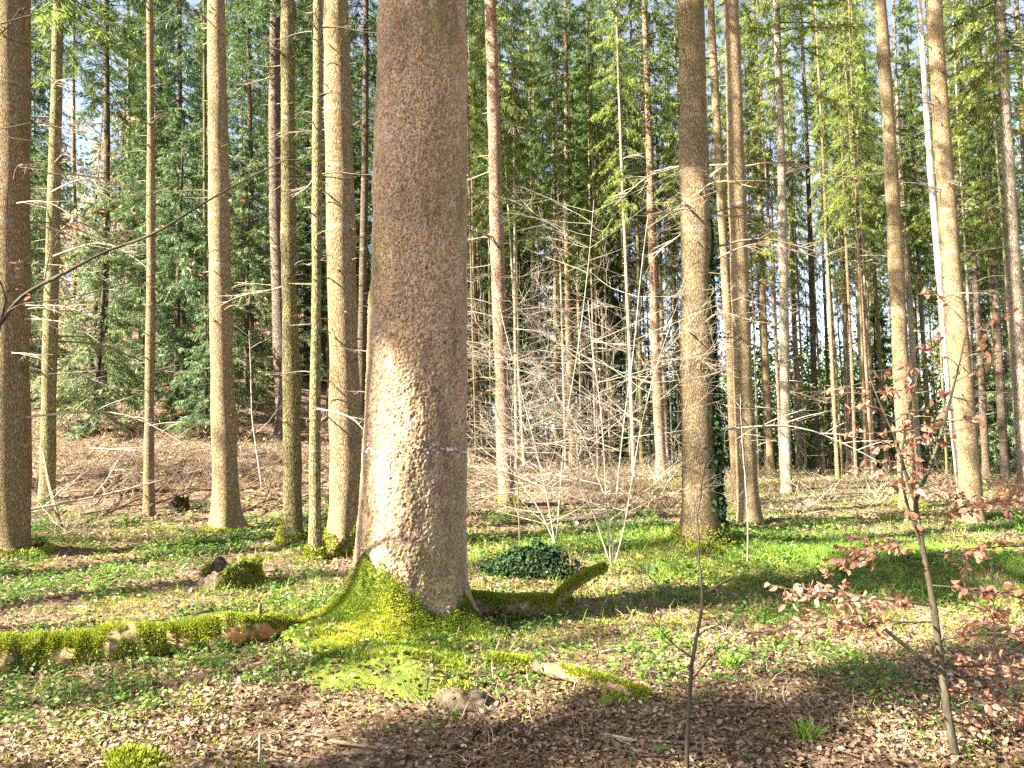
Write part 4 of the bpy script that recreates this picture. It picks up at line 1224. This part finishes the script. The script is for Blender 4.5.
def lump(name, loc, label, cat, sx, sy, h, mat, seed, moss=0, cover=.5, flat=0.0, hollow=False, amp=.35):
    """an uneven mound, stump or root plate as a radial shell"""
    rg = np.random.default_rng(seed)
    root = empty(name, loc, label, cat)
    nt, nr = 64, 26
    th = np.linspace(0, 2 * PI, nt, endpoint=False); t = np.linspace(0, 1, nr)
    T, TH = np.meshgrid(t, th, indexing='ij')
    prof = (1 - T ** (2.2 if not flat else 7))
    nz = (vn(np.cos(TH) * 1.6 * (.3 + T) + 9, np.sin(TH) * 1.6 * (.3 + T) + 9, T * 2, seed) - .5) * 2 * amp
    n2 = (vn(np.cos(TH) * 6 * T + 3, np.sin(TH) * 6 * T + 3, T * 8, seed + 1) - .5) * .22
    rad = (T ** .8) * (1 + nz * T * .7 + n2 * .6)
    X = sx * rad * np.cos(TH); Y = sy * rad * np.sin(TH); Z = h * prof * (1 + nz * .6 + n2) - .06 * T
    mb = MB()
    i = np.arange(nr - 1)[:, None] * nt; j = np.arange(nt)[None]; j2 = (j + 1) % nt
    V = np.stack([X, Y, Z], -1).reshape(-1, 3)
    mb.add(V, np.stack([i + j, i + nt + j, i + nt + j2, i + j2], -1).reshape(-1, 4), .5)
    mb.build('wood' if cat == 'stump' else 'earth', mat, root)
    if moss:
        k = rg.integers(0, len(V), moss); B = V[k] + rg.normal(0, .012, (moss, 3))
        ok = vn(B[:, 0] * 4, B[:, 1] * 4, B[:, 2] * 4, seed + 3) > 1 - cover; B = B[ok]; m = len(B)
        d = unit(np.column_stack([B[:, 0] / sx, B[:, 1] / sy, np.ones(m)]) + rg.normal(0, .5, (m, 3)))
        b = MB(); b.blades(B, d, unit(np.cross(d, rg.normal(0, 1, (m, 3)))), rg.uniform(.014, .036, m), rg.uniform(.005, .011, m), np.clip(rg.normal(.42, .22, m), 0, 1)); b.build('moss', M['moss'], root)
    return root


def stump(loc, label, R, H, mat, seed, moss):
    """a cut or broken trunk foot: ridged wall, ragged rim, sunken rotten top"""
    rg = np.random.default_rng(seed)
    root = empty('tree_stump', loc, label, 'stump')
    nt = 90; th = np.linspace(0, 2 * PI, nt, endpoint=False)
    c, s_ = np.cos(th), np.sin(th)
    rim = H * (.62 + .75 * (vn(c * 1.3 + 4, s_ * 1.3 + 4, None, seed) - .3) + .35 * (vn(c * 6 + 4, s_ * 6 + 4, None, seed + 1) - .5))
    ridg = 1 + .20 * (vn(c * 2.2 + 9, s_ * 2.2 + 9, None, seed + 2) - .5) + .16 * (vn(c * 9 + 9, s_ * 9 + 9, None, seed + 3) - .5)
    rings = []
    for u in np.linspace(0, 1, 14):
        fl = 1 + .42 * (1 - u) ** 2.5
        n = 1 + .10 * (vn(c * 7, s_ * 7, u * 4 + 0 * c, seed + 4) - .5)
        rings.append(np.stack([R * ridg * fl * n * c, R * ridg * fl * n * s_, -.08 + u * (rim + .08)], 1))
    for v in (.93, .84, .7, .5, .3, .08):
        hz = rim * (.42 + .58 * v ** 3) - .02 + .05 * (vn(c * v * 7 + 3, s_ * v * 7 + 3, None, seed + 6) - .5) - (1 - v) * .05
        rings.append(np.stack([R * ridg * v * c, R * ridg * v * s_, hz], 1))
    V = np.stack(rings); n = len(rings)
    i = np.arange(n - 1)[:, None] * nt; j = np.arange(nt)[None]; j2 = (j + 1) % nt
    mb = MB(); mb.add(V.reshape(-1, 3), np.stack([i + j, i + j2, i + nt + j2, i + nt + j], -1).reshape(-1, 4), .5)
    mb.build('wood', mat, root)
    if moss:
        k = rg.integers(0, n * nt, moss); B = V.reshape(-1, 3)[k] + rg.normal(0, .012, (moss, 3))
        ok = vn(B[:, 0] * 3, B[:, 1] * 3, B[:, 2] * 3, seed + 9) + .35 * sstep(-R, R, B[:, 0]) > .60; B = B[ok]; m = len(B)
        d = unit(np.column_stack([B[:, 0] / R, B[:, 1] / R, .8 * np.ones(m)]) + rg.normal(0, .5, (m, 3)))
        b = MB(); b.blades(B, d, unit(np.cross(d, rg.normal(0, 1, (m, 3)))), rg.uniform(.014, .036, m), rg.uniform(.006, .011, m), np.clip(rg.normal(.35, .22, m), 0, 1)); b.build('moss', M['moss'], root)


def on(px, py, dz=0.0):
    p = gpix(px, py); return (p[0], p[1], float(G(p[0], p[1])) + dz)


stump(on(228, 588), 'old broad stump with dark weathered wood and a mossy side', .28, .30, M['wood_rot'], 51, 24000)
lump('tree_stump', on(458, 704), 'crumbling brown rotten stump at the mossy foot of the broad spruce', 'stump', .24, .17, .10, M['wood_rot'], 52, 700, .35)
rm = lump('root_mound', on(537, 572), 'dark hollow root mound overgrown with moss and ivy', 'mound', .50, .34, .27, M['hollow'], 53, 2600, .45)
b = MB(); rg = np.random.default_rng(6); n = 900
n = 3600; a = rg.uniform(0, 2 * PI, n); t = rg.random(n) ** .6 * (1 + .55 * vn(np.cos(a) * 2 + 5, np.sin(a) * 2 + 5, None, 4))
B = np.stack([.5 * t * np.cos(a), .34 * t * np.sin(a), .22 * np.clip(1 - t ** 2.2, 0, 1) * (.7 + .6 * vn(t * np.cos(a) * 4 + 5, t * np.sin(a) * 4 + 5, None, 6)) + rg.uniform(.02, .09, n)], 1)
b.leaves(B, unit(rg.normal(0, 1, (n, 3)) + [0, -.3, -.2]), unit(rg.normal(0, .6, (n, 3)) + [0, -.4, .6]), rg.uniform(.02, .055, n), rg.uniform(.02, .045, n), rg.random(n)); b.build('ivy', M['ivy'], rm)
b = MB()
for k in range(12):
    grow(b, rg, [.40 + rg.normal(0, .04), -.15 + rg.normal(0, .05), .02], [rg.uniform(-.5, .8), -.4, 1], .26, .008, 1, 5, .4, (1, 4), 0)
b.build('root', M['log_bark'], rm)
lump('moss_cushion', on(128, 762), 'bright round moss cushion among leaves at the near edge', 'moss', .24, .17, .025, M['moss_base'], 54, 16000, .9)
lump('moss_cushion', on(708, 556), 'dark mossy tussock at the foot of the ivy-clad spruce', 'moss', .30, .24, .16, M['hollow'], 56, 4000, .7)
lump('moss_cushion', on(610, 704), 'dark green moss clump on the end of the thin rotting log', 'moss', .13, .08, .05, M['moss_base'], 57, 5000, .7)
stump(on(322, 544), 'small black stump between the close pair and the grey brown spruce', .10, .28, M['hollow'], 58, 2000)
stump(on(178, 510), 'dark low stump at the edge of the branch heap', .16, .28, M['hollow'], 59, 1500)


def fallen_branch(label, pix, r, seed, mat='twig_brown', dz=.03, side=5, Y=None, sub=.35):
    rg = np.random.default_rng(seed)
    P = np.array([gpix(*p) for p in pix]) if Y is None else path3(pix, Y)
    if Y is None: P[:, 2] = G(P[:, 0], P[:, 1]) + dz
    o = P[0].copy(); root = empty('fallen_branch', o, label, 'branch')
    q = smooth_path(P - o, 24); s = np.linspace(0, 1, 24); mb = MB()
    mb.tube(q, r * (1 - .7 * s) + .001, 8, noise=.15, ns=20)
    mb.build('stem', M[mat], root)
    if side:
        for u in rg.uniform(.15, .98, side):
            b = MB(); i = int(u * 23); t = unit(q[min(i + 1, 23)] - q[max(i - 1, 0)])
            grow(b, rg, q[i], t + rg.normal(0, .5, 3) + [0, 0, .25], sub * rg.uniform(.5, 1.4), r * .4, 1, 6, .35, (2, 5), 0, None, .7, .5, .6)
            b.build('twig', M[mat], root)
    return root


fallen_branch('long pale branch slanting across the branch heap behind the stout brown spruce', [(-20, 518), (50, 506), (110, 494), (200, 470)], .028, 71, 'twig_pale', 0, 8, [12.4, 12.8, 13.3, 14.5], .8)
fallen_branch('pale forked pole propped against the foot of the slim yellowish spruce', [(66, 545), (57, 515), (48, 480), (43, 450)], .045, 72, 'log_bark', 0, 3, [12.4, 12.9, 13.6, 14.2], .5)
for i, (pix, lab) in enumerate([([(80, 522), (130, 512), (200, 506)], 'dark branch lying flat along the base of the heap'), ([(70, 500), (120, 498), (180, 490)], 'brown branch across the middle of the heap'), ([(100, 530), (150, 505), (190, 480)], 'branch climbing across the heap towards the slope'),
                                ([(60, 480), (110, 476), (160, 480)], 'twiggy branch on top of the heap'), ([(95, 515), (110, 495), (150, 470)], 'steep twiggy branch leaning out of the heap'), ([(150, 518), (200, 500), (250, 500)], 'branch trailing from the heap to the tall flared spruce'),
                                ([(240, 520), (270, 505), (330, 500)], 'dark branch lying behind the tall flared spruce'), ([(90, 455), (140, 458), (190, 450)], 'branch lying high on the leafy slope')]):
    fallen_branch(lab, pix, .022, 80 + i, ['twig_brown', 'log_bark', 'twig_brown', 'twig_pale'][i % 4], .12 + .05 * (i % 3), 14, None, .9)
for i, (pix, lab) in enumerate([([(760, 560), (800, 552), (850, 538)], 'bleached branch lying in the grass past the pale stem'), ([(755, 505), (790, 512), (815, 522)], 'pale curved branch on the bank behind the straight-boled spruce'),
                                ([(745, 566), (780, 590), (815, 615)], 'dark bent branch sloping down through the sunlit leaves'), ([(205, 758), (260, 752), (330, 765)], 'pale stick in the leaves near the tall dry stalk'),
                                ([(330, 745), (375, 752), (440, 762)], 'thin straight stick lying before the broad spruce'), ([(600, 655), (660, 645), (745, 640)], 'thin stick across the bright strip of leaves'), ([(600, 738), (640, 745), (700, 748)], 'short stick at the foot of the dark sapling'),
                                ([(790, 720), (850, 728), (920, 722)], 'thin brown stick among the leaves beside the copper-leaved beech'), ([(20, 600), (60, 625), (75, 650)], 'dark twig hanging over the mossy log end'), ([(440, 590), (520, 594), (590, 600)], 'mossy stick behind the broad spruce')]):
    fallen_branch(lab, pix, .010, 100 + i, ['twig_pale', 'twig_pale', 'log_bark', 'twig_brown', 'twig_brown'][i % 5], .015, 3, None, .2)

rg0 = np.random.default_rng(64)
for i in range(14):
    px, py = rg0.uniform(70, 400), rg0.uniform(432, 505)
    w_ = rg0.uniform(25, 60)
    b_ = fallen_branch('dead branch lying among others on the leafy slope', [(px, py), (px + w_ * .5, py + rg0.uniform(-7, 7)), (px + w_, py + rg0.uniform(-12, 12))], rg0.uniform(.02, .035), 140 + i, ['twig_brown', 'log_bark'][i % 2], .10, 8, None, .7)
    b_['group'] = 'dead branches scattered on the leafy slope'

# ------------------------------------------------------------------ what nobody could count on the floor
rg = np.random.default_rng(99)


def scatter(n, dmin, dmax, bias=1.0, wide=.80):
    d = dmin + (dmax - dmin) * rg.random(n) ** bias
    x = rg.uniform(-1, 1, n) * (wide * d + .6)
    return x, d


def litter():
    mb = MB()
    for n, a, b, L, lift in ((110000, 2.6, 6.6, (.012, .042), .03), (60000, 6.6, 13, (.025, .065), .03), (46000, 12, 28, (.05, .11), .03)):
        x, y = scatter(n, a, b, .8)
        g = green_field(x, y) + (fbm(x, y, 1.1, 9, 4) - .5) * .9
        ok = rg.random(n) < np.clip(1.3 - 1.75 * g, .10, 1)
        x, y = x[ok], y[ok]; n = len(x)
        z = G(x, y) + rg.uniform(0, lift, n)
        az = rg.uniform(0, 2 * PI, n); d = unit(np.stack([np.cos(az), np.sin(az), rg.normal(.05, .28, n)], 1))
        nr = unit(rg.normal(0, .65, (n, 3)) + [0, 0, 1.0])
        l = rg.uniform(*L, n)
        ti = np.clip(.05 + .75 * fbm(x, y, 1.3, 19, 3) + rg.normal(.05, .24, n), 0, 1)
        mb.leaves(np.stack([x, y, z], 1), d, nr, l, l * rg.uniform(.45, .75, n), ti, rg.uniform(-.35, .4, n))
    n = 1500
    x = rg.uniform(-1.3, 1.1, n); y = rg.uniform(-2.0, .7, n)
    ok = (np.hypot(x, y) > .62) & (BED[1](x, y) > -.1) & (fbm(x, y, 2.4, 91, 3) > .46); x, y = x[ok], y[ok]; n = len(x)
    az = rg.uniform(0, 2 * PI, n); d = unit(np.stack([np.cos(az), np.sin(az), rg.normal(.05, .3, n)], 1)); l = rg.uniform(.02, .05, n)
    mb.leaves(np.stack([x + BIG[0], y + BIG[1], BED[0](x, y) + rg.uniform(.02, .045, n)], 1), d, unit(rg.normal(0, .5, (n, 3)) + [0, 0, 1.0]), l, l * rg.uniform(.45, .75, n), np.clip(rg.normal(.45, .25, n), 0, 1), rg.uniform(-.35, .4, n))
    tag(mb.build('leaf_litter', M['litter']), 'brown and pinkish fallen leaves strewn over the forest floor', None, None, 'stuff')


def herbs():
    mb = MB()
    n = 24000
    x, y = scatter(n, 2.8, 16, .75)
    g = green_field(x, y) + (fbm(x, y, .9, 29, 4) - .5) * 1.1
    ok = rg.random(n) < np.clip(1.35 * sstep(.34, .68, g), .04, 1); x, y = x[ok], y[ok]; n = len(x)
    k = 6
    X = np.repeat(x, k) + rg.normal(0, .032, n * k); Y = np.repeat(y, k) + rg.normal(0, .032, n * k)
    h = rg.uniform(.015, .10, n * k) * np.repeat(rg.uniform(.5, 1.2, n), k)
    Z = G(X, Y) + h
    m = n * k
    az = rg.uniform(0, 2 * PI, m); d = unit(np.stack([np.cos(az), np.sin(az), rg.normal(.1, .3, m)], 1))
    l = rg.uniform(.012, .038, m) * (1 + .05 * Y)
    mb.leaves(np.stack([X, Y, Z], 1), d, unit(rg.normal(0, .7, (m, 3)) + [0, 0, 1]), l, l * rg.uniform(.45, .8, m), np.clip(np.repeat(.1 + .7 * fbm(x, y, 1.1, 69, 3), k) + rg.normal(0, .10, m), 0, 1), .2)
    mb.sticks(np.stack([np.repeat(x, k), np.repeat(y, k), G(np.repeat(x, k), np.repeat(y, k)) - .01], 1), np.stack([X, Y, Z], 1), .0012, .0008, .4)
    tag(mb.build('ground_cover', M['green_leaf']), 'low green leafy herbs covering the forest floor', None, None, 'stuff')


def moss_floor():
    mb = MB()
    n = 260000
    x, y = scatter(n, 2.8, 13, .7)
    g = green_field(x, y) + (fbm(x, y, 1.4, 41, 4) - .5) * 1.3
    ok = rg.random(n) < sstep(.34, .62, g) + .02; x, y = x[ok], y[ok]; n = len(x)
    z = G(x, y)
    d = unit(rg.normal(0, .6, (n, 3)) + [0, 0, 1.0])
    mb.blades(np.stack([x, y, z - .005], 1), d, unit(np.cross(d, rg.normal(0, 1, (n, 3)))), rg.uniform(.014, .042, n), rg.uniform(.005, .011, n) * (1 + .08 * y), np.clip(.35 + .9 * (fbm(x, y, 2.2, 43, 3) - .4) + rg.normal(0, .15, n), 0, 1))
    tag(mb.build('floor_moss', M['moss']), 'patches of yellow green moss on the forest floor', None, None, 'stuff')


def grass():
    mb = MB()
    def put(x, y, L, W, tint, mat, lean=.35):
        n = len(x)
        if not n: return
        d0 = unit(rg.normal(0, lean, (n, 3)) * [1, 1, 0] + [0, 0, 1.0])
        d1 = unit(d0 + unit(rg.normal(0, 1, (n, 3)) * [1, 1, .2]) * rg.uniform(.3, 1.2, n)[:, None])
        p0 = np.stack([x, y, G(x, y) - .01], 1); p1 = p0 + d0 * (L * .55)[:, None]; p2 = p1 + d1 * (L * .5)[:, None]
        sd = unit(np.cross(d0, rg.normal(0, 1, (n, 3)))) * (W / 2)[:, None]
        V = np.stack([p0 - sd, p0 + sd, p1 + sd * .8, p1 - sd * .8, p2], 1).reshape(-1, 3)
        b = np.arange(n)[:, None] * 5
        t = np.repeat(tint, 5)
        s = mb
        s.add(V, b + [0, 1, 2, 3], t, mat); k = s.n - len(V)
        s.tr.append(b + [3, 2, 4] + k); s.tm.append(np.full(n, mat))
    # the bright lawn-like patch, and thin grass elsewhere
    n = 60000
    x = rg.normal(5.4, 2.6, n); y = rg.normal(10.2, 1.5, n)
    ok = (fbm(x, y, .8, 3, 3) + .6 * (fbm(x, y, 2.6, 5, 3) - .5) > .45 + .08 * rg.random(n)); x, y = x[ok], y[ok]; n = len(x)
    put(x, y, rg.uniform(.06, .17, n), rg.uniform(.005, .010, n), np.clip(rg.normal(.45, .2, n), 0, 1), 0)
    n = 40000
    x, y = scatter(n, 3.0, 24, .75)
    g = green_field(x, y) + (fbm(x, y, .8, 59, 4) - .5) * 1.4
    ok = rg.random(n) < sstep(.38, .7, g); x, y = x[ok], y[ok]; n = len(x)
    put(x, y, rg.uniform(.05, .16, n), rg.uniform(.003, .006, n) * (1 + .07 * y), np.clip(rg.normal(.45, .25, n), 0, 1), 0)
    n = 36000
    x, y = scatter(n, 2.7, 22, .8)
    ok = fbm(x, y, .9, 77, 3) > .47; x, y = x[ok], y[ok]; n = len(x)
    put(x, y, rg.uniform(.05, .16, n), rg.uniform(.003, .005, n) * (1 + .06 * y), rg.random(n), 1, .9)
    tag(mb.build('grass', [M['grass'], M['straw']]), 'short green and straw coloured grass in the clearing', None, None, 'stuff')


def twig_litter():
    mb = MB()
    n = 34000
    x, y = scatter(n, 2.7, 22, .8)
    az = rg.uniform(0, PI, n); L = .03 + .32 * rg.random(n) ** 2.5
    p = np.stack([x, y, G(x, y) + rg.uniform(.005, .03, n)], 1); x2, y2 = x + np.cos(az) * L, y + np.sin(az) * L
    q = np.stack([x2, y2, G(x2, y2) + rg.uniform(.005, .05, n)], 1)
    r = rg.uniform(.0012, .004, n) * (1 + .03 * y)
    mb.sticks(p, q, r, r * .5, rg.random(n))
    tag(mb.build('twig_litter', M['twig_brown']), 'small dead twigs scattered over the forest floor', None, None, 'stuff')


def undergrowth():
    mb = MB()
    n = 24000
    px = rg.uniform(-30, 1060, n); d = rg.uniform(15.5, 30, n)
    x = (px - 512) / F * d; y = d
    ok = (fbm(x, y, .35, 83, 3) > .42) & (rg.random(n) < np.where(x > 1 + .12 * y, .22, np.where(x < -2, .5, 1))); x, y = x[ok], y[ok]; n = len(x)
    h = rg.uniform(.1, .75, n) * np.where(x < -2, .8, 1)
    p = np.stack([x, y, G(x, y) - .02], 1)
    q = p + unit(rg.normal(0, .75, (n, 3)) * [1, 1, .3] + [0, 0, .8]) * h[:, None]
    h2 = n // 7
    mb.sticks(p[:h2], q[:h2], .006, .003, rg.random(h2), 0); mb.sticks(p[h2:], q[h2:], .006, .003, rg.random(n - h2), 2)
    m = n // 2
    a = q[:m] - (q[:m] - p[:m]) * rg.uniform(0, .5, m)[:, None]
    mb.blades(a, unit(rg.normal(0, 1, (m, 3))), unit(rg.normal(0, 1, (m, 3))), rg.uniform(.06, .13, m), rg.uniform(.04, .08, m), rg.random(m), 1)
    tag(mb.build('undergrowth', [M['twig_pale'], mat_leaf('bramble_leaf', [(0, (.12, .13, .03)), (.5, (.26, .25, .06)), (1, (.36, .24, .12))], .35, .5, 0, .3, 0), M['twig_brown']]), 'tangled pale stems and brambles along the wood edge', None, None, 'stuff')


def far_wood():
    mb = MB()
    n = 90000
    px = rg.uniform(-500, 1500, n); d = rg.uniform(82, 125, n)
    x = (px - 512) / F * d
    lim = 9 + 9 * fbm(x, d, .06, 13, 4) + np.where(px < 640, 7, 0)
    h = rg.random(n) ** .9 * lim
    ok = fbm(x, h * 1.4 + d * .3, .22, 47, 4) > np.where(px > 640, .5, .42)
    x, d, h, px = x[ok], d[ok], h[ok], px[ok]
    m2 = 80000; px2 = rg.uniform(600, 1120, m2); d2 = rg.uniform(46, 78, m2); x2 = (px2 - 512) / F * d2; h2 = rg.random(m2) ** 1.5 * (3 + 11 * fbm(x2, d2, .12, 88, 3))
    k2 = fbm(x2, d2, .3, 89, 3) > .44
    x = np.concatenate([x, x2[k2]]); d = np.concatenate([d, d2[k2]]); h = np.concatenate([h, h2[k2]]); px = np.concatenate([px, px2[k2]]); n = len(x)
    mat = rg.random(n) < sstep(520, 760, px)
    near = np.where(d < 80, .5, 1.0)
    g = np.array([.0]) + G(x, d)
    dv = unit(rg.normal(0, 1, (n, 3)) - [0, 0, .4])
    for k, m in ((0, ~mat), (1, mat)):
        c = m.sum()
        mb.blades(np.stack([x, d, g + h], 1)[m], dv[m], unit(np.cross(dv[m], rg.normal(0, 1, (c, 3)))), rg.uniform(.5, 1.1, c) * near[m], rg.uniform(.2, .42, c) * near[m], rg.random(c), k)
    tag(mb.build('far_wood', [M['needle'], M['needle_light']]), 'far edge of the wood reading as one green mass', None, None, 'stuff')


far_wood()
litter(); herbs(); moss_floor(); grass(); twig_litter(); undergrowth()

# a few tufts that stand out
for i, (px, py, lab) in enumerate([(853, 663, 'dark green grass tuft in the sunlit leaves beside the copper-leaved beech'), (730, 668, 'green grass tuft beside the dark bare sapling'), (240, 640, 'tuft of pale grass at the broken end of the long mossy log'), (806, 742, 'grass tuft in the shaded leaves at the near edge'),
                                   (108, 572, 'green tuft between the stout brown spruce and the old stump'), (660, 640, 'yellowish grass tuft in the bright strip of leaves')]):
    rg2 = np.random.default_rng(900 + i); n = 90; mb = MB()
    a = rg2.uniform(0, 2 * PI, n); d = unit(np.stack([np.cos(a) * rg2.uniform(.1, .9, n), np.sin(a) * rg2.uniform(.1, .9, n), np.ones(n)], 1))
    mb.blades(np.stack([rg2.normal(0, .025, n), rg2.normal(0, .025, n), np.full(n, -.01)], 1), d, unit(np.cross(d, rg2.normal(0, 1, (n, 3)))), rg2.uniform(.08, .2, n), rg2.uniform(.005, .009, n), np.clip(rg2.normal(.4, .2, n), 0, 1), 0, .25)
    o = mb.build('grass_tuft', M['grass']); o.location = on(px, py); tag(o, lab, 'grass tuft', 'grass tufts in the clearing')
rg2 = np.random.default_rng(4)
mb = MB(); mb.tube(np.array([[0, 0, -.05], [.004, 0, .06], [0, .004, .13]]), [.009, .008, .006], 6, noise=.2, ns=30); o = mb.build('dry_stalk', M['twig_pale']); o.location = on(259, 762); tag(o, 'short upright broken dry stalk among leaves at the near edge', 'stalk')

# ------------------------------------------------------------------ labels for the many
ORD = ['first', 'second', 'third', 'fourth', 'fifth', 'sixth', 'seventh', 'eighth', 'ninth', 'tenth', 'eleventh', 'twelfth', 'thirteenth', 'fourteenth', 'fifteenth', 'sixteenth', 'seventeenth', 'eighteenth', 'nineteenth', 'twentieth',
       'next after twentieth', 'second after twentieth', 'third after twentieth', 'fourth after twentieth', 'fifth after twentieth', 'sixth after twentieth', 'seventh after twentieth', 'eighth after twentieth']
an = sorted([a for a in ANCH if a[1]], key=lambda a: a[0])
for what, dl in (('slim spruce', (0, 33)), ('thin far spruce', (33, 52)), ('very distant spruce', (52, 99)), ('bare shrub', None)):
    items = [g for g in GEN if (g[3] == 'shrub') == (dl is None) and (dl is None or dl[0] <= g[1] < dl[1])]
    buckets = {}
    for g in items:
        k = max([i for i, a in enumerate(an) if a[0] <= g[0]], default=-1)
        buckets.setdefault(k, []).append(g)
    for k, L in buckets.items():
        L.sort(key=lambda g: g[0])
        for i, g in enumerate(L):
            who = an[k][1] if k >= 0 else None
            g[2]['label'] = f"{ORD[min(i, len(ORD) - 1)]} {what} rightward from {who}" if who else f"{ORD[min(i, len(ORD) - 1)]} {what} at the edge before {an[0][1]}"

# ------------------------------------------------------------------ light, sky, camera
w = bpy.data.worlds.new('World'); SC.world = w; w.use_nodes = True
nt = w.node_tree; bg = nt.nodes['Background']
sky = nt.nodes.new('ShaderNodeTexSky'); sky.sky_type = 'NISHITA'; sky.sun_disc = False; sky.dust_density = 1.2; sky.air_density = .6; sky.ozone_density = 1.0
sky.sun_elevation = SUN_EL; sky.sun_rotation = math.atan2(SUN[0], SUN[1]) % (2 * PI)
hs = nt.nodes.new('ShaderNodeHueSaturation'); hs.inputs['Saturation'].default_value = .62
nt.links.new(sky.outputs[0], hs.inputs['Color']); nt.links.new(hs.outputs[0], bg.inputs[0]); bg.inputs[1].default_value = .06
sl = bpy.data.lights.new('sun', 'SUN'); sl.energy = 5.0; sl.angle = math.radians(.53); sl.color = (1, .92, .76)
so = bpy.data.objects.new('sun', sl); COL.objects.link(so)
so.rotation_mode = 'QUATERNION'; so.rotation_quaternion = Vector((0, 0, 1)).rotation_difference(Vector(SUN)); so.location = (-20, -10, 30)

cd = bpy.data.cameras.new('camera'); cd.sensor_width = 36; cd.lens = 36 * F / 1024; cd.clip_end = 2000; cd.clip_start = .05
co = bpy.data.objects.new('camera', cd); COL.objects.link(co); co.location = CAM; co.rotation_euler = (PI / 2 + PITCH, 0, 0)
SC.camera = co
SC.view_settings.view_transform = 'Standard'; SC.view_settings.look = 'None'; SC.view_settings.gamma = 1
SC.view_settings.exposure = 3.05
SC.render.resolution_x, SC.render.resolution_y = 1024, 768
cy = SC.cycles
cy.max_bounces = 6; cy.diffuse_bounces = 4; cy.glossy_bounces = 2; cy.transmission_bounces = 4; cy.transparent_max_bounces = 4
cy.use_denoising = False
